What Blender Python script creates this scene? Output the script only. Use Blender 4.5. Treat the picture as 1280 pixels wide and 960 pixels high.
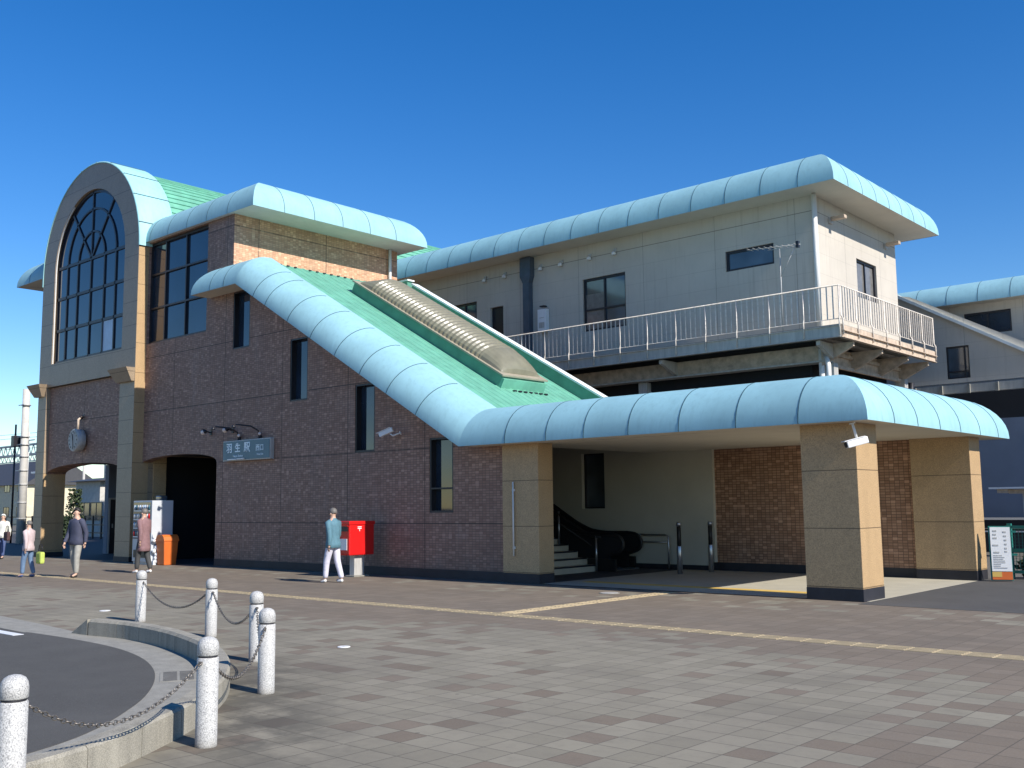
import bpy, bmesh, math, random
from mathutils import Vector, Matrix
random.seed(7)
R = math.radians
# ---------------------------------------------------------------- camera
S = bpy.context.scene
for o in list(bpy.data.objects): bpy.data.objects.remove(o)
COL = S.collection
f_px, pitch, roll, yaw = 1270.1, 0.119131, -0.0114403, 0.725324
fw = Vector((-math.sin(yaw)*math.cos(pitch), math.cos(yaw)*math.cos(pitch), math.sin(pitch)))
rt = Vector((math.cos(yaw), math.sin(yaw), 0)); up = rt.cross(fw)
r2 = rt*math.cos(roll)+up*math.sin(roll); u2 = -rt*math.sin(roll)+up*math.cos(roll)
cd = bpy.data.cameras.new('camera'); cam = bpy.data.objects.new('camera', cd); COL.objects.link(cam)
cd.sensor_width = 36; cd.lens = 36*f_px/1280; cd.clip_end = 3000; cd.clip_start = .05
cam.matrix_world = Matrix(((r2.x, u2.x, -fw.x, 0), (r2.y, u2.y, -fw.y, 0), (r2.z, u2.z, -fw.z, 1.6), (0, 0, 0, 1)))
S.camera = cam
# ---------------------------------------------------------------- light
SUN_EL, SUN_FRONT = 37.0, 1.3         # degrees; the sun stands to the right (+X), a little in front of the facade
w = bpy.data.worlds.new('World'); S.world = w; w.use_nodes = True
nt = w.node_tree; bg = nt.nodes['Background']; bg.inputs[1].default_value = 0.096
sky = nt.nodes.new('ShaderNodeTexSky'); sky.sky_type = 'NISHITA'; sky.sun_disc = False
sky.sun_elevation = R(SUN_EL); sky.sun_rotation = R(90+SUN_FRONT)
sky.air_density = 1.0; sky.dust_density = 0.0; sky.ozone_density = 3.0; sky.altitude = 50
hs = nt.nodes.new('ShaderNodeHueSaturation'); hs.inputs['Hue'].default_value = .5095; hs.inputs['Saturation'].default_value = 1.38; hs.inputs['Value'].default_value = 1.2
nt.links.new(sky.outputs[0], hs.inputs['Color']); nt.links.new(hs.outputs[0], bg.inputs[0])
sd = bpy.data.lights.new('sun', 'SUN'); sd.energy = 5.0; sd.angle = R(.5); sd.color = (1, .945, .86)
sun = bpy.data.objects.new('sun', sd); COL.objects.link(sun)
sv = Vector((math.cos(R(SUN_EL))*math.cos(R(SUN_FRONT)), -math.cos(R(SUN_EL))*math.sin(R(SUN_FRONT)), math.sin(R(SUN_EL))))
sun.rotation_euler = sv.to_track_quat('Z', 'Y').to_euler(); sun.location = (30, -10, 40)
S.view_settings.view_transform = 'Standard'; S.view_settings.look = 'None'
S.view_settings.exposure = 0.45; S.view_settings.gamma = 1
S.render.engine = 'CYCLES'

# ---------------------------------------------------------------- materials
def srgb(r, g, b):
    f = lambda c: (c/255/12.92 if c/255 <= .04045 else ((c/255+.055)/1.055)**2.4)
    return (f(r), f(g), f(b), 1)
class NT:
    def __init__(s, name):
        s.m = bpy.data.materials.new(name); s.m.use_nodes = True
        s.t = s.m.node_tree; s.b = s.t.nodes['Principled BSDF']
    def n(s, typ, **k):
        n = s.t.nodes.new('ShaderNode'+typ)
        for a, v in k.items(): setattr(n, a, v)
        return n
    def l(s, a, b): s.t.links.new(a, b)
    def val(s, sock, v):
        if hasattr(v, 'is_linked') or isinstance(v, bpy.types.NodeSocket): s.l(v, sock)
        else: sock.default_value = v
    def math(s, op, a, b=0.0, c=0.0):
        n = s.n('Math', operation=op); s.val(n.inputs[0], a); s.val(n.inputs[1], b)
        if op in ('SMOOTH_MIN', 'MULTIPLY_ADD', 'COMPARE'): s.val(n.inputs[2], c)
        return n.outputs[0]
    def mix(s, fac, a, b, mode='MIX'):
        n = s.n('MixRGB', blend_type=mode); s.val(n.inputs[0], fac)
        for i, v in ((1, a), (2, b)):
            if isinstance(v, bpy.types.NodeSocket): s.l(v, n.inputs[i])
            else: n.inputs[i].default_value = (*v[:3], 1)
        return n.outputs[0]
    def pos(s):
        g = s.n('NewGeometry'); return g.outputs['Position']
    def sep(s, v):
        n = s.n('SeparateXYZ'); s.l(v, n.inputs[0]); return n.outputs
    def comb(s, x, y, z):
        n = s.n('CombineXYZ')
        for i, v in enumerate((x, y, z)): s.val(n.inputs[i], v)
        return n.outputs[0]
    def noise(s, v, scale, detail=3, rough=.5):
        n = s.n('TexNoise'); s.l(v, n.inputs['Vector']); n.inputs['Scale'].default_value = scale
        n.inputs['Detail'].default_value = detail; n.inputs['Roughness'].default_value = rough
        return n.outputs[0]
    def ramp(s, f, stops):
        n = s.n('ValToRGB'); s.l(f, n.inputs[0]); e = n.color_ramp.elements
        e[0].position, e[0].color = stops[0][0], (*stops[0][1][:3], 1)
        e[1].position, e[1].color = stops[-1][0], (*stops[-1][1][:3], 1)
        for p, c in stops[1:-1]:
            x = e.new(p); x.color = (*c[:3], 1)
        return n.outputs[0]
    def mr(s, v, a, b, c=0., d=1.):
        n = s.n('MapRange'); s.l(v, n.inputs[0])
        for i, x in enumerate((a, b, c, d)): n.inputs[i+1].default_value = x
        return n.outputs[0]
    def bump(s, h, strength=.3, dist=.01):
        n = s.n('Bump'); n.inputs['Strength'].default_value = strength; n.inputs['Distance'].default_value = dist
        s.l(h, n.inputs['Height']); s.l(n.outputs[0], s.b.inputs['Normal'])
    def col(s, c):
        if isinstance(c, bpy.types.NodeSocket): s.l(c, s.b.inputs['Base Color'])
        else: s.b.inputs['Base Color'].default_value = (*c[:3], 1)
    def set(s, rough=.6, metal=0., spec=.5):
        s.b.inputs['Roughness'].default_value = rough; s.b.inputs['Metallic'].default_value = metal
        s.b.inputs['Specular IOR Level'].default_value = spec

def plain(name, c, rough=.6, metal=0., var=.12, scale=3., spec=.5, streak=False, fine=0.):
    t = NT(name); t.set(rough, metal, spec)
    p = t.pos()
    if streak:
        x = t.sep(p); v = t.comb(t.math('MULTIPLY', x[0], 3.), t.math('MULTIPLY', x[1], 3.), t.math('MULTIPLY', x[2], .35))
    else: v = p
    n = t.noise(v, scale, 5, .6)
    lo = tuple(q*(1-var) for q in c[:3]); hi = tuple(min(1, q*(1+var)) for q in c[:3])
    cc = t.ramp(n, [(.3, lo), (.7, hi)])
    if fine:
        n2 = t.noise(p, 140, 2, .5)
        cc = t.mix(fine, cc, t.ramp(n2, [(.4, tuple(q*.5 for q in c[:3])), (.6, tuple(min(1, q*1.5) for q in c[:3]))]))
    t.col(cc)
    return t.m

def brick_mat(name, c1, c2, mortar, bw=.105, bh=.055, joints=None, stain=.25):
    t = NT(name); t.set(.62, 0, .35)
    p = t.pos(); x = t.sep(p)
    v = t.comb(t.math('ADD', x[0], x[1]), x[2], 0.)
    b = t.n('TexBrick', offset=.0); t.l(v, b.inputs['Vector'])
    b.inputs['Color1'].default_value = (*c1, 1); b.inputs['Color2'].default_value = (*c2, 1); b.inputs['Mortar'].default_value = (*mortar, 1)
    b.inputs['Scale'].default_value = 1; b.inputs['Brick Width'].default_value = bw; b.inputs['Row Height'].default_value = bh
    b.inputs['Mortar Size'].default_value = .005; b.inputs['Mortar Smooth'].default_value = .1; b.inputs['Bias'].default_value = -.1
    # scattered paler and darker tiles
    cell = t.comb(t.math('FLOOR', t.math('DIVIDE', t.math('ADD', x[0], x[1]), bw)), t.math('FLOOR', t.math('DIVIDE', x[2], bh)), 0.)
    wn = t.n('TexWhiteNoise', noise_dimensions='2D'); t.l(cell, wn.inputs['Vector'])
    pale = t.mr(wn.outputs[0], .90, .97)
    dark = t.mr(wn.outputs[0], .14, .05)
    c = t.mix(t.math('MULTIPLY', pale, .42), b.outputs[0], tuple(min(1, q*1.5+.03) for q in c2))
    c = t.mix(t.math('MULTIPLY', dark, .35), c, tuple(q*.6 for q in c1))
    n = t.noise(p, .55, 5, .6); c = t.mix(t.math('MULTIPLY', t.mr(n, .4, .7), stain), c, tuple(q*.55 for q in c1))
    sx = t.comb(t.math('MULTIPLY', x[0], 2.2), t.math('MULTIPLY', x[1], 2.2), t.math('MULTIPLY', x[2], .16))
    n = t.noise(sx, 1.3, 4, .6); c = t.mix(t.math('MULTIPLY', t.mr(n, .5, .75), stain), c, (.16, .13, .12))
    base = t.math('MULTIPLY', t.mr(x[2], .95, .15), t.mr(t.noise(p, 2.1, 5, .65), .35, .65))
    c = t.mix(t.math('MULTIPLY', base, .45), c, (.07, .062, .055))
    eff = t.noise(t.comb(t.math('MULTIPLY', x[0], 1.6), t.math('MULTIPLY', x[1], 1.6), t.math('MULTIPLY', x[2], .5)), .8, 6, .7)
    c = t.mix(t.mr(eff, .56, .8, 0, stain*1.2), c, (.36, .31, .28))
    if joints:
        zs, xs, xstep = joints
        line = None
        for step, off, coord in ((zs[1], zs[0], x[2]), (xstep, xs, t.math('ADD', x[0], x[1]))):
            d = t.math('ABSOLUTE', t.math('SUBTRACT', t.math('PINGPONG', t.math('SUBTRACT', coord, off), step/2.), 0.))
            m = t.math('LESS_THAN', d, .011)
            line = m if line is None else t.math('MAXIMUM', line, m)
        c = t.mix(t.math('MULTIPLY', line, .8), c, (.03, .028, .026))
    t.col(c); t.bump(b.outputs['Fac'], -.25, .004)
    return t.m

def granite(name, c, joints=None, speck=.5):
    t = NT(name); t.set(.42, 0, .4); p = t.pos(); x = t.sep(p)
    n = t.noise(p, 55, 4, .75); cc = t.ramp(n, [(.3, tuple(q*.55 for q in c)), (.5, c), (.72, tuple(min(1, q*1.35) for q in c))])
    n = t.noise(p, 5, 5, .65); cc = t.mix(t.mr(n, .45, .75, 0, .35), cc, tuple(q*.7 for q in c))
    n = t.noise(t.comb(x[0], x[1], t.math('MULTIPLY', x[2], .12)), 3.5, 4, .6)
    cc = t.mix(t.mr(n, .52, .75, 0, .3), cc, tuple(q*.62 for q in c))
    if joints:
        d = t.math('PINGPONG', t.math('SUBTRACT', x[2], joints[0]), joints[1]/2)
        cc = t.mix(t.math('MULTIPLY', t.math('LESS_THAN', d, .008), .8), cc, tuple(q*.2 for q in c))
    t.col(cc); return t.m

def metal_sheet(name, c, var=.1, rough=.42):
    t = NT(name); t.set(.55, 0, .3); p = t.pos(); x = t.sep(p)
    n = t.noise(p, .8, 4, .6); cc = t.ramp(n, [(.3, tuple(q*(1-var) for q in c)), (.7, tuple(min(1, q*(1+var)) for q in c))])
    st = t.noise(t.comb(t.math('MULTIPLY', x[0], 5), t.math('MULTIPLY', x[1], 5), t.math('MULTIPLY', x[2], .7)), 1.8, 5, .7)
    cc = t.mix(t.mr(st, .48, .78, 0, .5), cc, tuple(q*.72 for q in c))
    cell = t.comb(t.math('FLOOR', t.math('DIVIDE', x[0], 1.1)), t.math('FLOOR', t.math('DIVIDE', x[1], 1.13)), 0.)
    wn = t.n('TexWhiteNoise', noise_dimensions='2D'); t.l(cell, wn.inputs['Vector'])
    cc = t.mix(t.mr(wn.outputs[0], 0, 1, 0, .1), cc, tuple(q*.8 for q in c))
    t.col(cc); t.bump(t.noise(p, 1.6, 2, .5), .12, .02)
    return t.m

def glass(name, c=(.008, .016, .03), rough=.03):
    t = NT(name); t.set(rough, 0, .7); t.b.inputs['IOR'].default_value = 1.6
    n = t.noise(t.pos(), .9, 2, .5); t.col(t.ramp(n, [(.35, c), (.7, tuple(q*2.2 for q in c))]))
    t.bump(t.noise(t.pos(), .8, 1, .5), .04, .02)
    return t.m

M = {}
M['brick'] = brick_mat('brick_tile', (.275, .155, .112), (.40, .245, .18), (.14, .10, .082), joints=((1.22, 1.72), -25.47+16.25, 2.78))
M['brick_sunlit'] = brick_mat('brick_tile_sunlit', (.52, .28, .17), (.72, .44, .28), (.36, .21, .13), joints=((1.22, 1.72), -25.15+17.1, 2.5), stain=.18)  # same brick as the front, paler to paint in its sunlit side
M['tile'] = brick_mat('porch_tile', (.30, .165, .10), (.47, .28, .18), (.09, .055, .04), bw=.105, bh=.06, stain=.12)  # same brick tile, browner: warm bounced light is put into the colour
M['granite'] = granite('tan_granite', (.445, .30, .16), joints=(.22, .95))
M['tower_stone'] = granite('tower_granite', (.315, .24, .165), joints=(.63, .76))
M['plinth'] = plain('dark_plinth', (.018, .018, .024), .6, var=.3)
M['teal'] = metal_sheet('pale_teal_sheet', (.29, .51, .57))
M['ring'] = metal_sheet('ring_teal_sheet', (.31, .57, .59))
M['seam'] = plain('seam', (.055, .12, .15), .6)
M['green'] = plain('green_roof', (.135, .37, .265), .5, var=.16, scale=2.5, streak=False)
M['green_dark'] = plain('green_curb', (.10, .28, .20), .5, var=.15)
M['white_cap'] = plain('white_capping', (.72, .76, .74), .5)
M['soffit'] = plain('cream_soffit', (.62, .57, .47), .7, var=.06, scale=1.2)
M['soffit_white'] = plain('pale_soffit', (.66, .68, .66), .7, var=.06)
M['beige'] = plain('beige_render', (.50, .48, .40), .8, var=.06, scale=1.)
M['frame'] = plain('black_frame', (.012, .012, .018), .4)
M['frame_brown'] = plain('bronze_frame', (.05, .035, .03), .35, .4)
M['glass'] = glass('dark_glass')
M['glass_pale'] = glass('pale_glass', (.05, .065, .08), .08)
M['sky_blue'] = plain('sky_blue_paint', (.40, .50, .62), .3)
M['curtain'] = plain('curtained_glass', (.16, .155, .15), .15, var=.2, scale=6)
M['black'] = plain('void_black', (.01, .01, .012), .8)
M['dim'] = plain('dim_interior', (.05, .048, .05), .8)
M['steel'] = plain('steel', (.42, .43, .45), .3, .85, var=.1, scale=8)
M['galv'] = plain('painted_steel', (.45, .44, .42), .5, .15, var=.2, scale=6, streak=True)
M['rail'] = plain('railing_paint', (.62, .56, .49), .5, .1, var=.2, scale=9)
M['beam'] = plain('balcony_beam', (.43, .41, .37), .55, .05, var=.18, scale=3, streak=True)
M['beam_rust'] = plain('weathered_beam', (.48, .38, .29), .7, 0, var=.3, scale=5)
M['duct'] = plain('blue_duct', (.075, .10, .135), .5, .2, var=.15)
M['white'] = plain('white_paint', (.74, .74, .74), .4, var=.05)
M['pipe'] = plain('white_pipe', (.70, .69, .66), .45, var=.08, streak=True)
M['cabinet'] = plain('cabinet_white', (.50, .52, .55), .4, var=.05)
M['red'] = plain('post_red', (.60, .012, .012), .3, var=.06)
M['orange'] = plain('orange_plastic', (.62, .14, .025), .45, var=.1)
M['rubber'] = plain('rubber', (.012, .012, .012), .5)
M['dgreen'] = plain('fence_green', (.015, .16, .13), .5, var=.15)
M['conc'] = plain('pale_concrete', (.25, .24, .21), .85, var=.2, scale=6, fine=.25)
M['kerb'] = plain('kerb_stone', (.27, .25, .205), .9, var=.34, scale=2.6, fine=.4, streak=True)
M['pole'] = plain('pole_concrete', (.50, .48, .44), .85, var=.12, scale=4)
M['cream'] = plain('cream_wall', (.62, .54, .38), .8)
M['tile_roof'] = plain('dark_roof', (.05, .05, .055), .6)
M['lamp_glass'] = plain('clear_lamp', (.75, .62, .55), .12)
M['dome'] = plain('poly_dome', (.19, .178, .125), .36, var=.12, scale=4)
M['dome_edge'] = plain('dome_edge', (.33, .29, .215), .4)
M['foliage'] = plain('foliage', (.03, .05, .02), .8, var=.5, scale=6)
M['signblue'] = plain('sign_blue', (.045, .135, .19), .35, var=.1)
M['signtext'] = plain('sign_text', (.80, .90, .92), .5)
M['yellow'] = plain('tactile_yellow', (.60, .40, .10), .7)

def grey_panel():
    t = NT('grey_wall_panels'); t.set(.65, 0, .3); p = t.pos(); x = t.sep(p)
    c = (.52, .475, .41)
    n = t.noise(p, .7, 5, .6); cc = t.ramp(n, [(.3, tuple(q*.92 for q in c)), (.7, tuple(q*1.06 for q in c))])
    st = t.noise(t.comb(t.math('MULTIPLY', x[0], 2.5), t.math('MULTIPLY', x[1], 2.5), t.math('MULTIPLY', x[2], .3)), 2, 5, .7)
    cc = t.mix(t.mr(st, .5, .8, 0, .3), cc, tuple(q*.7 for q in c))
    rs = t.noise(t.comb(t.math('MULTIPLY', x[0], 6), t.math('MULTIPLY', x[1], 6), t.math('MULTIPLY', x[2], .22)), 1.5, 4, .6)
    cc = t.mix(t.mr(rs, .56, .76, 0, .35), cc, (.25, .21, .165))
    h = t.math('PINGPONG', t.math('SUBTRACT', x[2], 9.95), .3)       # horizontal board joints, .6 apart
    cc = t.mix(t.math('MULTIPLY', t.math('LESS_THAN', h, .007), .28), cc, tuple(q*.45 for q in c))
    cell = t.comb(0., 0., t.math('FLOOR', t.math('DIVIDE', t.math('SUBTRACT', x[2], 9.95), .6)))
    v = t.math('PINGPONG', t.math('SUBTRACT', t.math('ADD', x[0], t.math('SUBTRACT', x[1], 27.1)), -15.6), 1.33)
    cc = t.mix(t.math('MULTIPLY', t.math('LESS_THAN', v, .009), .6), cc, tuple(q*.35 for q in c))
    h2 = t.math('LESS_THAN', t.math('ABSOLUTE', t.math('SUBTRACT', x[2], 9.95)), .012)
    cc = t.mix(t.math('MULTIPLY', h2, .7), cc, tuple(q*.3 for q in c))
    t.col(cc); return t.m
M['panel'] = grey_panel()
M['navy'] = plain('blue_grey_wall', (.15, .18, .235), .7, var=.08, scale=1)

def paving():
    t = NT('plaza_paving'); t.set(.85, 0, .25); p = t.pos(); x = t.sep(p); T = .268
    u = t.math('DIVIDE', t.math('ADD', x[0], 4.83+40*T), T); v = t.math('DIVIDE', t.math('SUBTRACT', x[1], 4.85-40*T), T)
    fu, fv = t.math('FLOOR', u), t.math('FLOOR', v)
    cell = t.comb(fu, fv, 0.)
    wn = t.n('TexWhiteNoise', noise_dimensions='2D'); t.l(cell, wn.inputs['Vector']); r = wn.outputs[0]
    c2 = t.comb(t.math('ADD', fu, 91.3), fv, 5.); wn2 = t.n('TexWhiteNoise', noise_dimensions='3D'); t.l(c2, wn2.inputs['Vector']); q = wn2.outputs[0]
    # pale field of slabs in the middle of the plaza with a ragged, stepped border
    cx = t.math('MULTIPLY', fu, T); cy = t.math('MULTIPLY', fv, T)
    wave = t.math('MULTIPLY', t.math('SINE', t.math('MULTIPLY', cx, .55)), .55)
    by = t.math('ADD', t.math('ADD', t.math('MULTIPLY', r, 1.1), wave), cy)          # cy is shifted: cy = y - 4.85 + 40T
    my = t.math('LESS_THAN', by, 9.35-4.85+40*T+.9)
    bx = t.math('ADD', t.math('MULTIPLY', q, 1.2), t.math('ADD', cx, t.math('MULTIPLY', t.math('SINE', t.math('MULTIPLY', cy, 1.1)), .4)))
    mx = t.math('LESS_THAN', bx, -2.5+4.83+40*T+.4)
    field = t.math('MULTIPLY', my, mx)
    odd = t.math('GREATER_THAN', q, .86)
    pale = t.math('MULTIPLY', field, t.math('SUBTRACT', 1., odd))
    farp = t.math('MULTIPLY', t.math('GREATER_THAN', cy, 14.2-4.85+40*T), t.math('GREATER_THAN', q, .80))
    pale = t.math('MAXIMUM', pale, farp)
    brown = t.mix(r, (.158, .126, .094), (.196, .158, .12))
    light = t.mix(r, (.208, .188, .142), (.256, .232, .178))
    c = t.mix(pale, brown, light)
    n = t.noise(p, .5, 5, .6); c = t.mix(t.mr(n, .42, .72, 0, .35), c, (.13, .112, .095))
    n = t.noise(p, 3.2, 5, .7); c = t.mix(t.mr(n, .5, .8, 0, .3), c, (.15, .135, .115))
    n = t.noise(p, 60, 3, .7); c = t.mix(t.mr(n, .4, .7, 0, .22), c, (.28, .26, .22))
    vo = t.n('TexVoronoi'); t.l(p, vo.inputs['Vector']); vo.inputs['Scale'].default_value = 1.7
    c = t.mix(t.math('MULTIPLY', t.math('LESS_THAN', vo.outputs['Distance'], .035), .5), c, (.06, .055, .05))
    n = t.noise(t.comb(t.math('MULTIPLY', x[0], .35), t.math('MULTIPLY', x[1], 1.0), 0.), 1.1, 6, .65); c = t.mix(t.mr(n, .5, .74, 0, .38), c, (.10, .088, .074))
    n = t.noise(p, 7.5, 6, .75); c = t.mix(t.mr(n, .52, .8, 0, .35), c, (.095, .085, .072))
    # dirt around the chain posts and kerb
    dx = t.math('ADD', x[0], 7.6); dy = t.math('SUBTRACT', x[1], 5.1)
    along = t.math('ABSOLUTE', t.math('SUBTRACT', dy, t.math('MULTIPLY', dx, -.62)))
    far = t.math('POWER', t.math('ADD', t.math('MULTIPLY', dx, dx), t.math('MULTIPLY', dy, dy)), .5)
    n = t.noise(p, 2.2, 5, .65)
    d = t.math('MULTIPLY', t.mr(along, 1.25, .25), t.mr(far, 3.4, 1.6))
    d = t.math('MULTIPLY', d, t.mr(n, .36, .56))
    c = t.mix(t.math('MULTIPLY', d, .72), c, (.07, .065, .055))
    eu = t.math('PINGPONG', u, .5); ev = t.math('PINGPONG', v, .5)
    g = t.math('LESS_THAN', t.math('MINIMUM', eu, ev), .017)
    c = t.mix(t.math('MULTIPLY', g, .75), c, (.075, .067, .057))
    t.col(c); hgt = t.math('SUBTRACT', t.math('MULTIPLY', t.noise(p, 90, 3, .6), .3), g); t.bump(hgt, .45, .004)
    return t.m
M['paving'] = paving()
def asphalt(name, c):
    t = NT(name); t.set(.9, 0, .25); p = t.pos()
    n = t.noise(p, 160, 3, .8); cc = t.ramp(n, [(.35, tuple(q*.6 for q in c)), (.55, c), (.75, tuple(q*2.1 for q in c))])
    n = t.noise(p, 1.1, 5, .6); cc = t.mix(t.mr(n, .4, .7, 0, .35), cc, tuple(q*1.45 for q in c))
    n = t.noise(p, 4, 5, .7); cc = t.mix(t.mr(n, .55, .75, 0, .3), cc, tuple(q*.65 for q in c))
    t.col(cc); t.bump(t.noise(p, 220, 2, .6), .35, .004); return t.m
M['asphalt'] = asphalt('asphalt', (.082, .080, .076))
M['asphalt2'] = asphalt('apron_asphalt', (.08, .078, .076))
M['earth'] = asphalt('outer_ground', (.13, .12, .105))
M['porch_floor'] = plain('porch_floor', (.42, .39, .31), .7, var=.1, scale=2, fine=.15)
M['tactile'] = plain('tactile_strip', (.42, .335, .205), .8, var=.22, scale=5, fine=.3)
def white_granite():
    t = NT('white_granite'); t.set(.6, 0, .4); tc = t.n('TexCoord'); p = tc.outputs['Object']
    v = t.n('TexVoronoi'); t.l(p, v.inputs['Vector']); v.inputs['Scale'].default_value = 130
    n = t.noise(p, 125, 4, .8)
    c = t.ramp(n, [(.38, (.15, .15, .155)), (.48, (.42, .415, .40)), (.6, (.60, .59, .57))])
    c = t.mix(t.mr(v.outputs['Distance'], .0, .25, .25, 0), c, (.12, .12, .13))
    n = t.noise(p, 9, 4, .6); c = t.mix(t.mr(n, .5, .8, 0, .35), c, (.35, .33, .30))
    z = t.sep(p); c = t.mix(t.mr(z[2], .07, 0, 0, .45), c, (.2, .18, .15))
    t.col(c); t.bump(n, .3, .003); return t.m
M['wgranite'] = white_granite()
M['chain'] = plain('chain_steel', (.20, .18, .16), .45, .7, var=.4, scale=30)

# ---------------------------------------------------------------- mesh helpers
class MB:
    def __init__(s): s.v = []; s.f = []; s.mi = []; s.mats = []; s.smooth = []
    def m(s, key):
        if key not in s.mats: s.mats.append(key)
        return s.mats.index(key)
    def add(s, vs, fs, mat, smooth=False):
        b = len(s.v); s.v += [tuple(p) for p in vs]; k = s.m(mat)
        for f in fs: s.f.append([b+i for i in f]); s.mi.append(k); s.smooth.append(smooth)
        return s
    def box(s, x0, x1, y0, y1, z0, z1, mat):
        if x0 > x1: x0, x1 = x1, x0
        if y0 > y1: y0, y1 = y1, y0
        if z0 > z1: z0, z1 = z1, z0
        v = [(x0, y0, z0), (x1, y0, z0), (x1, y1, z0), (x0, y1, z0), (x0, y0, z1), (x1, y0, z1), (x1, y1, z1), (x0, y1, z1)]
        return s.add(v, [(0, 3, 2, 1), (4, 5, 6, 7), (0, 1, 5, 4), (1, 2, 6, 5), (2, 3, 7, 6), (3, 0, 4, 7)], mat)
    def bbox(s, x0, x1, y0, y1, z0, z1, mat, b=.01):      # bevelled box
        bm = bmesh.new(); bmesh.ops.create_cube(bm, size=1)
        for v in bm.verts: v.co = Vector(((x0+x1)/2+v.co.x*(x1-x0), (y0+y1)/2+v.co.y*(y1-y0), (z0+z1)/2+v.co.z*(z1-z0)))
        bmesh.ops.bevel(bm, geom=bm.edges[:], offset=b, segments=2, affect='EDGES', profile=.6)
        bm.verts.index_update()
        s.add([v.co[:] for v in bm.verts], [[v.index for v in f.verts] for f in bm.faces], mat); bm.free(); return s
    def tube(s, pts, r, mat, n=8, cap=True, r1=None, smooth=True):
        pts = [Vector(p) for p in pts]; vs = []; N = len(pts); prev = None
        for i, p in enumerate(pts):
            d = (pts[min(i+1, N-1)]-pts[max(i-1, 0)]).normalized()
            a = Vector((0, 0, 1)) if abs(d.z) < .95 else Vector((1, 0, 0))
            if prev is not None: a = prev
            e1 = d.cross(a).normalized(); e2 = e1.cross(d).normalized(); prev = e2
            rr = r if r1 is None else r+(r1-r)*i/(N-1)
            for k in range(n):
                t = 2*math.pi*k/n; vs.append(p+(e1*math.cos(t)+e2*math.sin(t))*rr)
        fs = [(i*n+k, i*n+(k+1) % n, (i+1)*n+(k+1) % n, (i+1)*n+k) for i in range(N-1) for k in range(n)]
        s.add(vs, fs, mat, smooth)
        if cap:
            s.add(vs[:n], [tuple(range(n))], mat); s.add(vs[-n:], [tuple(reversed(range(n)))], mat)
        return s
    def lathe(s, prof, c, mat, n=20, smooth=True, ax='Z'):
        vs = []
        for r, z in prof:
            for k in range(n):
                t = 2*math.pi*k/n
                q = (r*math.cos(t), r*math.sin(t), z)
                if ax == 'Y': q = (q[0], q[2], q[1])
                if ax == 'X': q = (q[2], q[0], q[1])
                vs.append((c[0]+q[0], c[1]+q[1], c[2]+q[2]))
        N = len(prof)
        fs = [(i*n+k, i*n+(k+1) % n, (i+1)*n+(k+1) % n, (i+1)*n+k) for i in range(N-1) for k in range(n)]
        s.add(vs, fs, mat, smooth)
        s.add(vs[-n:], [tuple(range(n))], mat); s.add(vs[:n], [tuple(range(n))], mat); return s
    def sphere(s, c, r, mat, n=12, sc=(1, 1, 1)):
        prof = [(max(.0005, math.sin(math.pi*i/n)), -math.cos(math.pi*i/n)) for i in range(n+1)]
        vs = [(c[0]+p*math.cos(2*math.pi*k/n)*r*sc[0], c[1]+p*math.sin(2*math.pi*k/n)*r*sc[1], c[2]+z*r*sc[2]) for p, z in prof for k in range(n)]
        fs = [(i*n+k, i*n+(k+1) % n, (i+1)*n+(k+1) % n, (i+1)*n+k) for i in range(n) for k in range(n)]
        return s.add(vs, fs, mat, True)
    def build(s, name, parent=None, local=False, bevel=0., fix=True):
        me = bpy.data.meshes.new(name)
        off = Vector((0, 0, 0)) if (parent is None or local) else wloc(parent)
        me.from_pydata([tuple(Vector(v)-off) for v in s.v], [], s.f)
        for k in s.mats: me.materials.append(M[k])
        for p, k, sm in zip(me.polygons, s.mi, s.smooth): p.material_index = k; p.use_smooth = sm
        if fix:
            bm = bmesh.new(); bm.from_mesh(me); bmesh.ops.remove_doubles(bm, verts=bm.verts, dist=1e-5)
            bmesh.ops.recalc_face_normals(bm, faces=bm.faces); bm.to_mesh(me); bm.free()
        o = bpy.data.objects.new(name, me); COL.objects.link(o)
        if parent is not None: o.parent = parent
        if bevel:
            b = o.modifiers.new('bevel', 'BEVEL'); b.width = bevel; b.segments = 2; b.limit_method = 'ANGLE'; b.angle_limit = R(50)
        return o
def build_each(mb, name, parent=None, **k):
    """one object per separate solid of the builder"""
    idx = {}; par = list(range(len(mb.v)))
    def find(a):
        while par[a] != a: par[a] = par[par[a]]; a = par[a]
        return a
    for i, p in enumerate(mb.v):
        q = tuple(round(c, 4) for c in p)
        if q in idx: par[find(i)] = find(idx[q])
        else: idx[q] = i
    for f in mb.f:
        for j in f[1:]: par[find(j)] = find(f[0])
    groups = {}
    for n_, f in enumerate(mb.f): groups.setdefault(find(f[0]), []).append(n_)
    res = []
    for fl in groups.values():
        g_ = MB(); g_.mats = list(mb.mats); used = sorted({i for n_ in fl for i in mb.f[n_]}); mp = {u: i for i, u in enumerate(used)}
        g_.v = [mb.v[u] for u in used]; g_.f = [[mp[i] for i in mb.f[n_]] for n_ in fl]; g_.mi = [mb.mi[n_] for n_ in fl]; g_.smooth = [mb.smooth[n_] for n_ in fl]
        res.append(g_.build(name, parent, **k))
    return res
def wloc(o):
    l = Vector(o.location)
    while o.parent is not None: o = o.parent; l += Vector(o.location)
    return l
def thing(name, label, cat, loc=(0, 0, 0), rz=0, group=None):
    o = bpy.data.objects.new(name, None); COL.objects.link(o); o.location = loc; o.rotation_euler = (0, 0, rz)
    o.empty_display_size = .2
    o['label'] = label; o['category'] = cat
    if group: o['group'] = group
    return o
def tag(o, label, cat, group=None):
    o['label'] = label; o['category'] = cat
    if group: o['group'] = group
    return o
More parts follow.
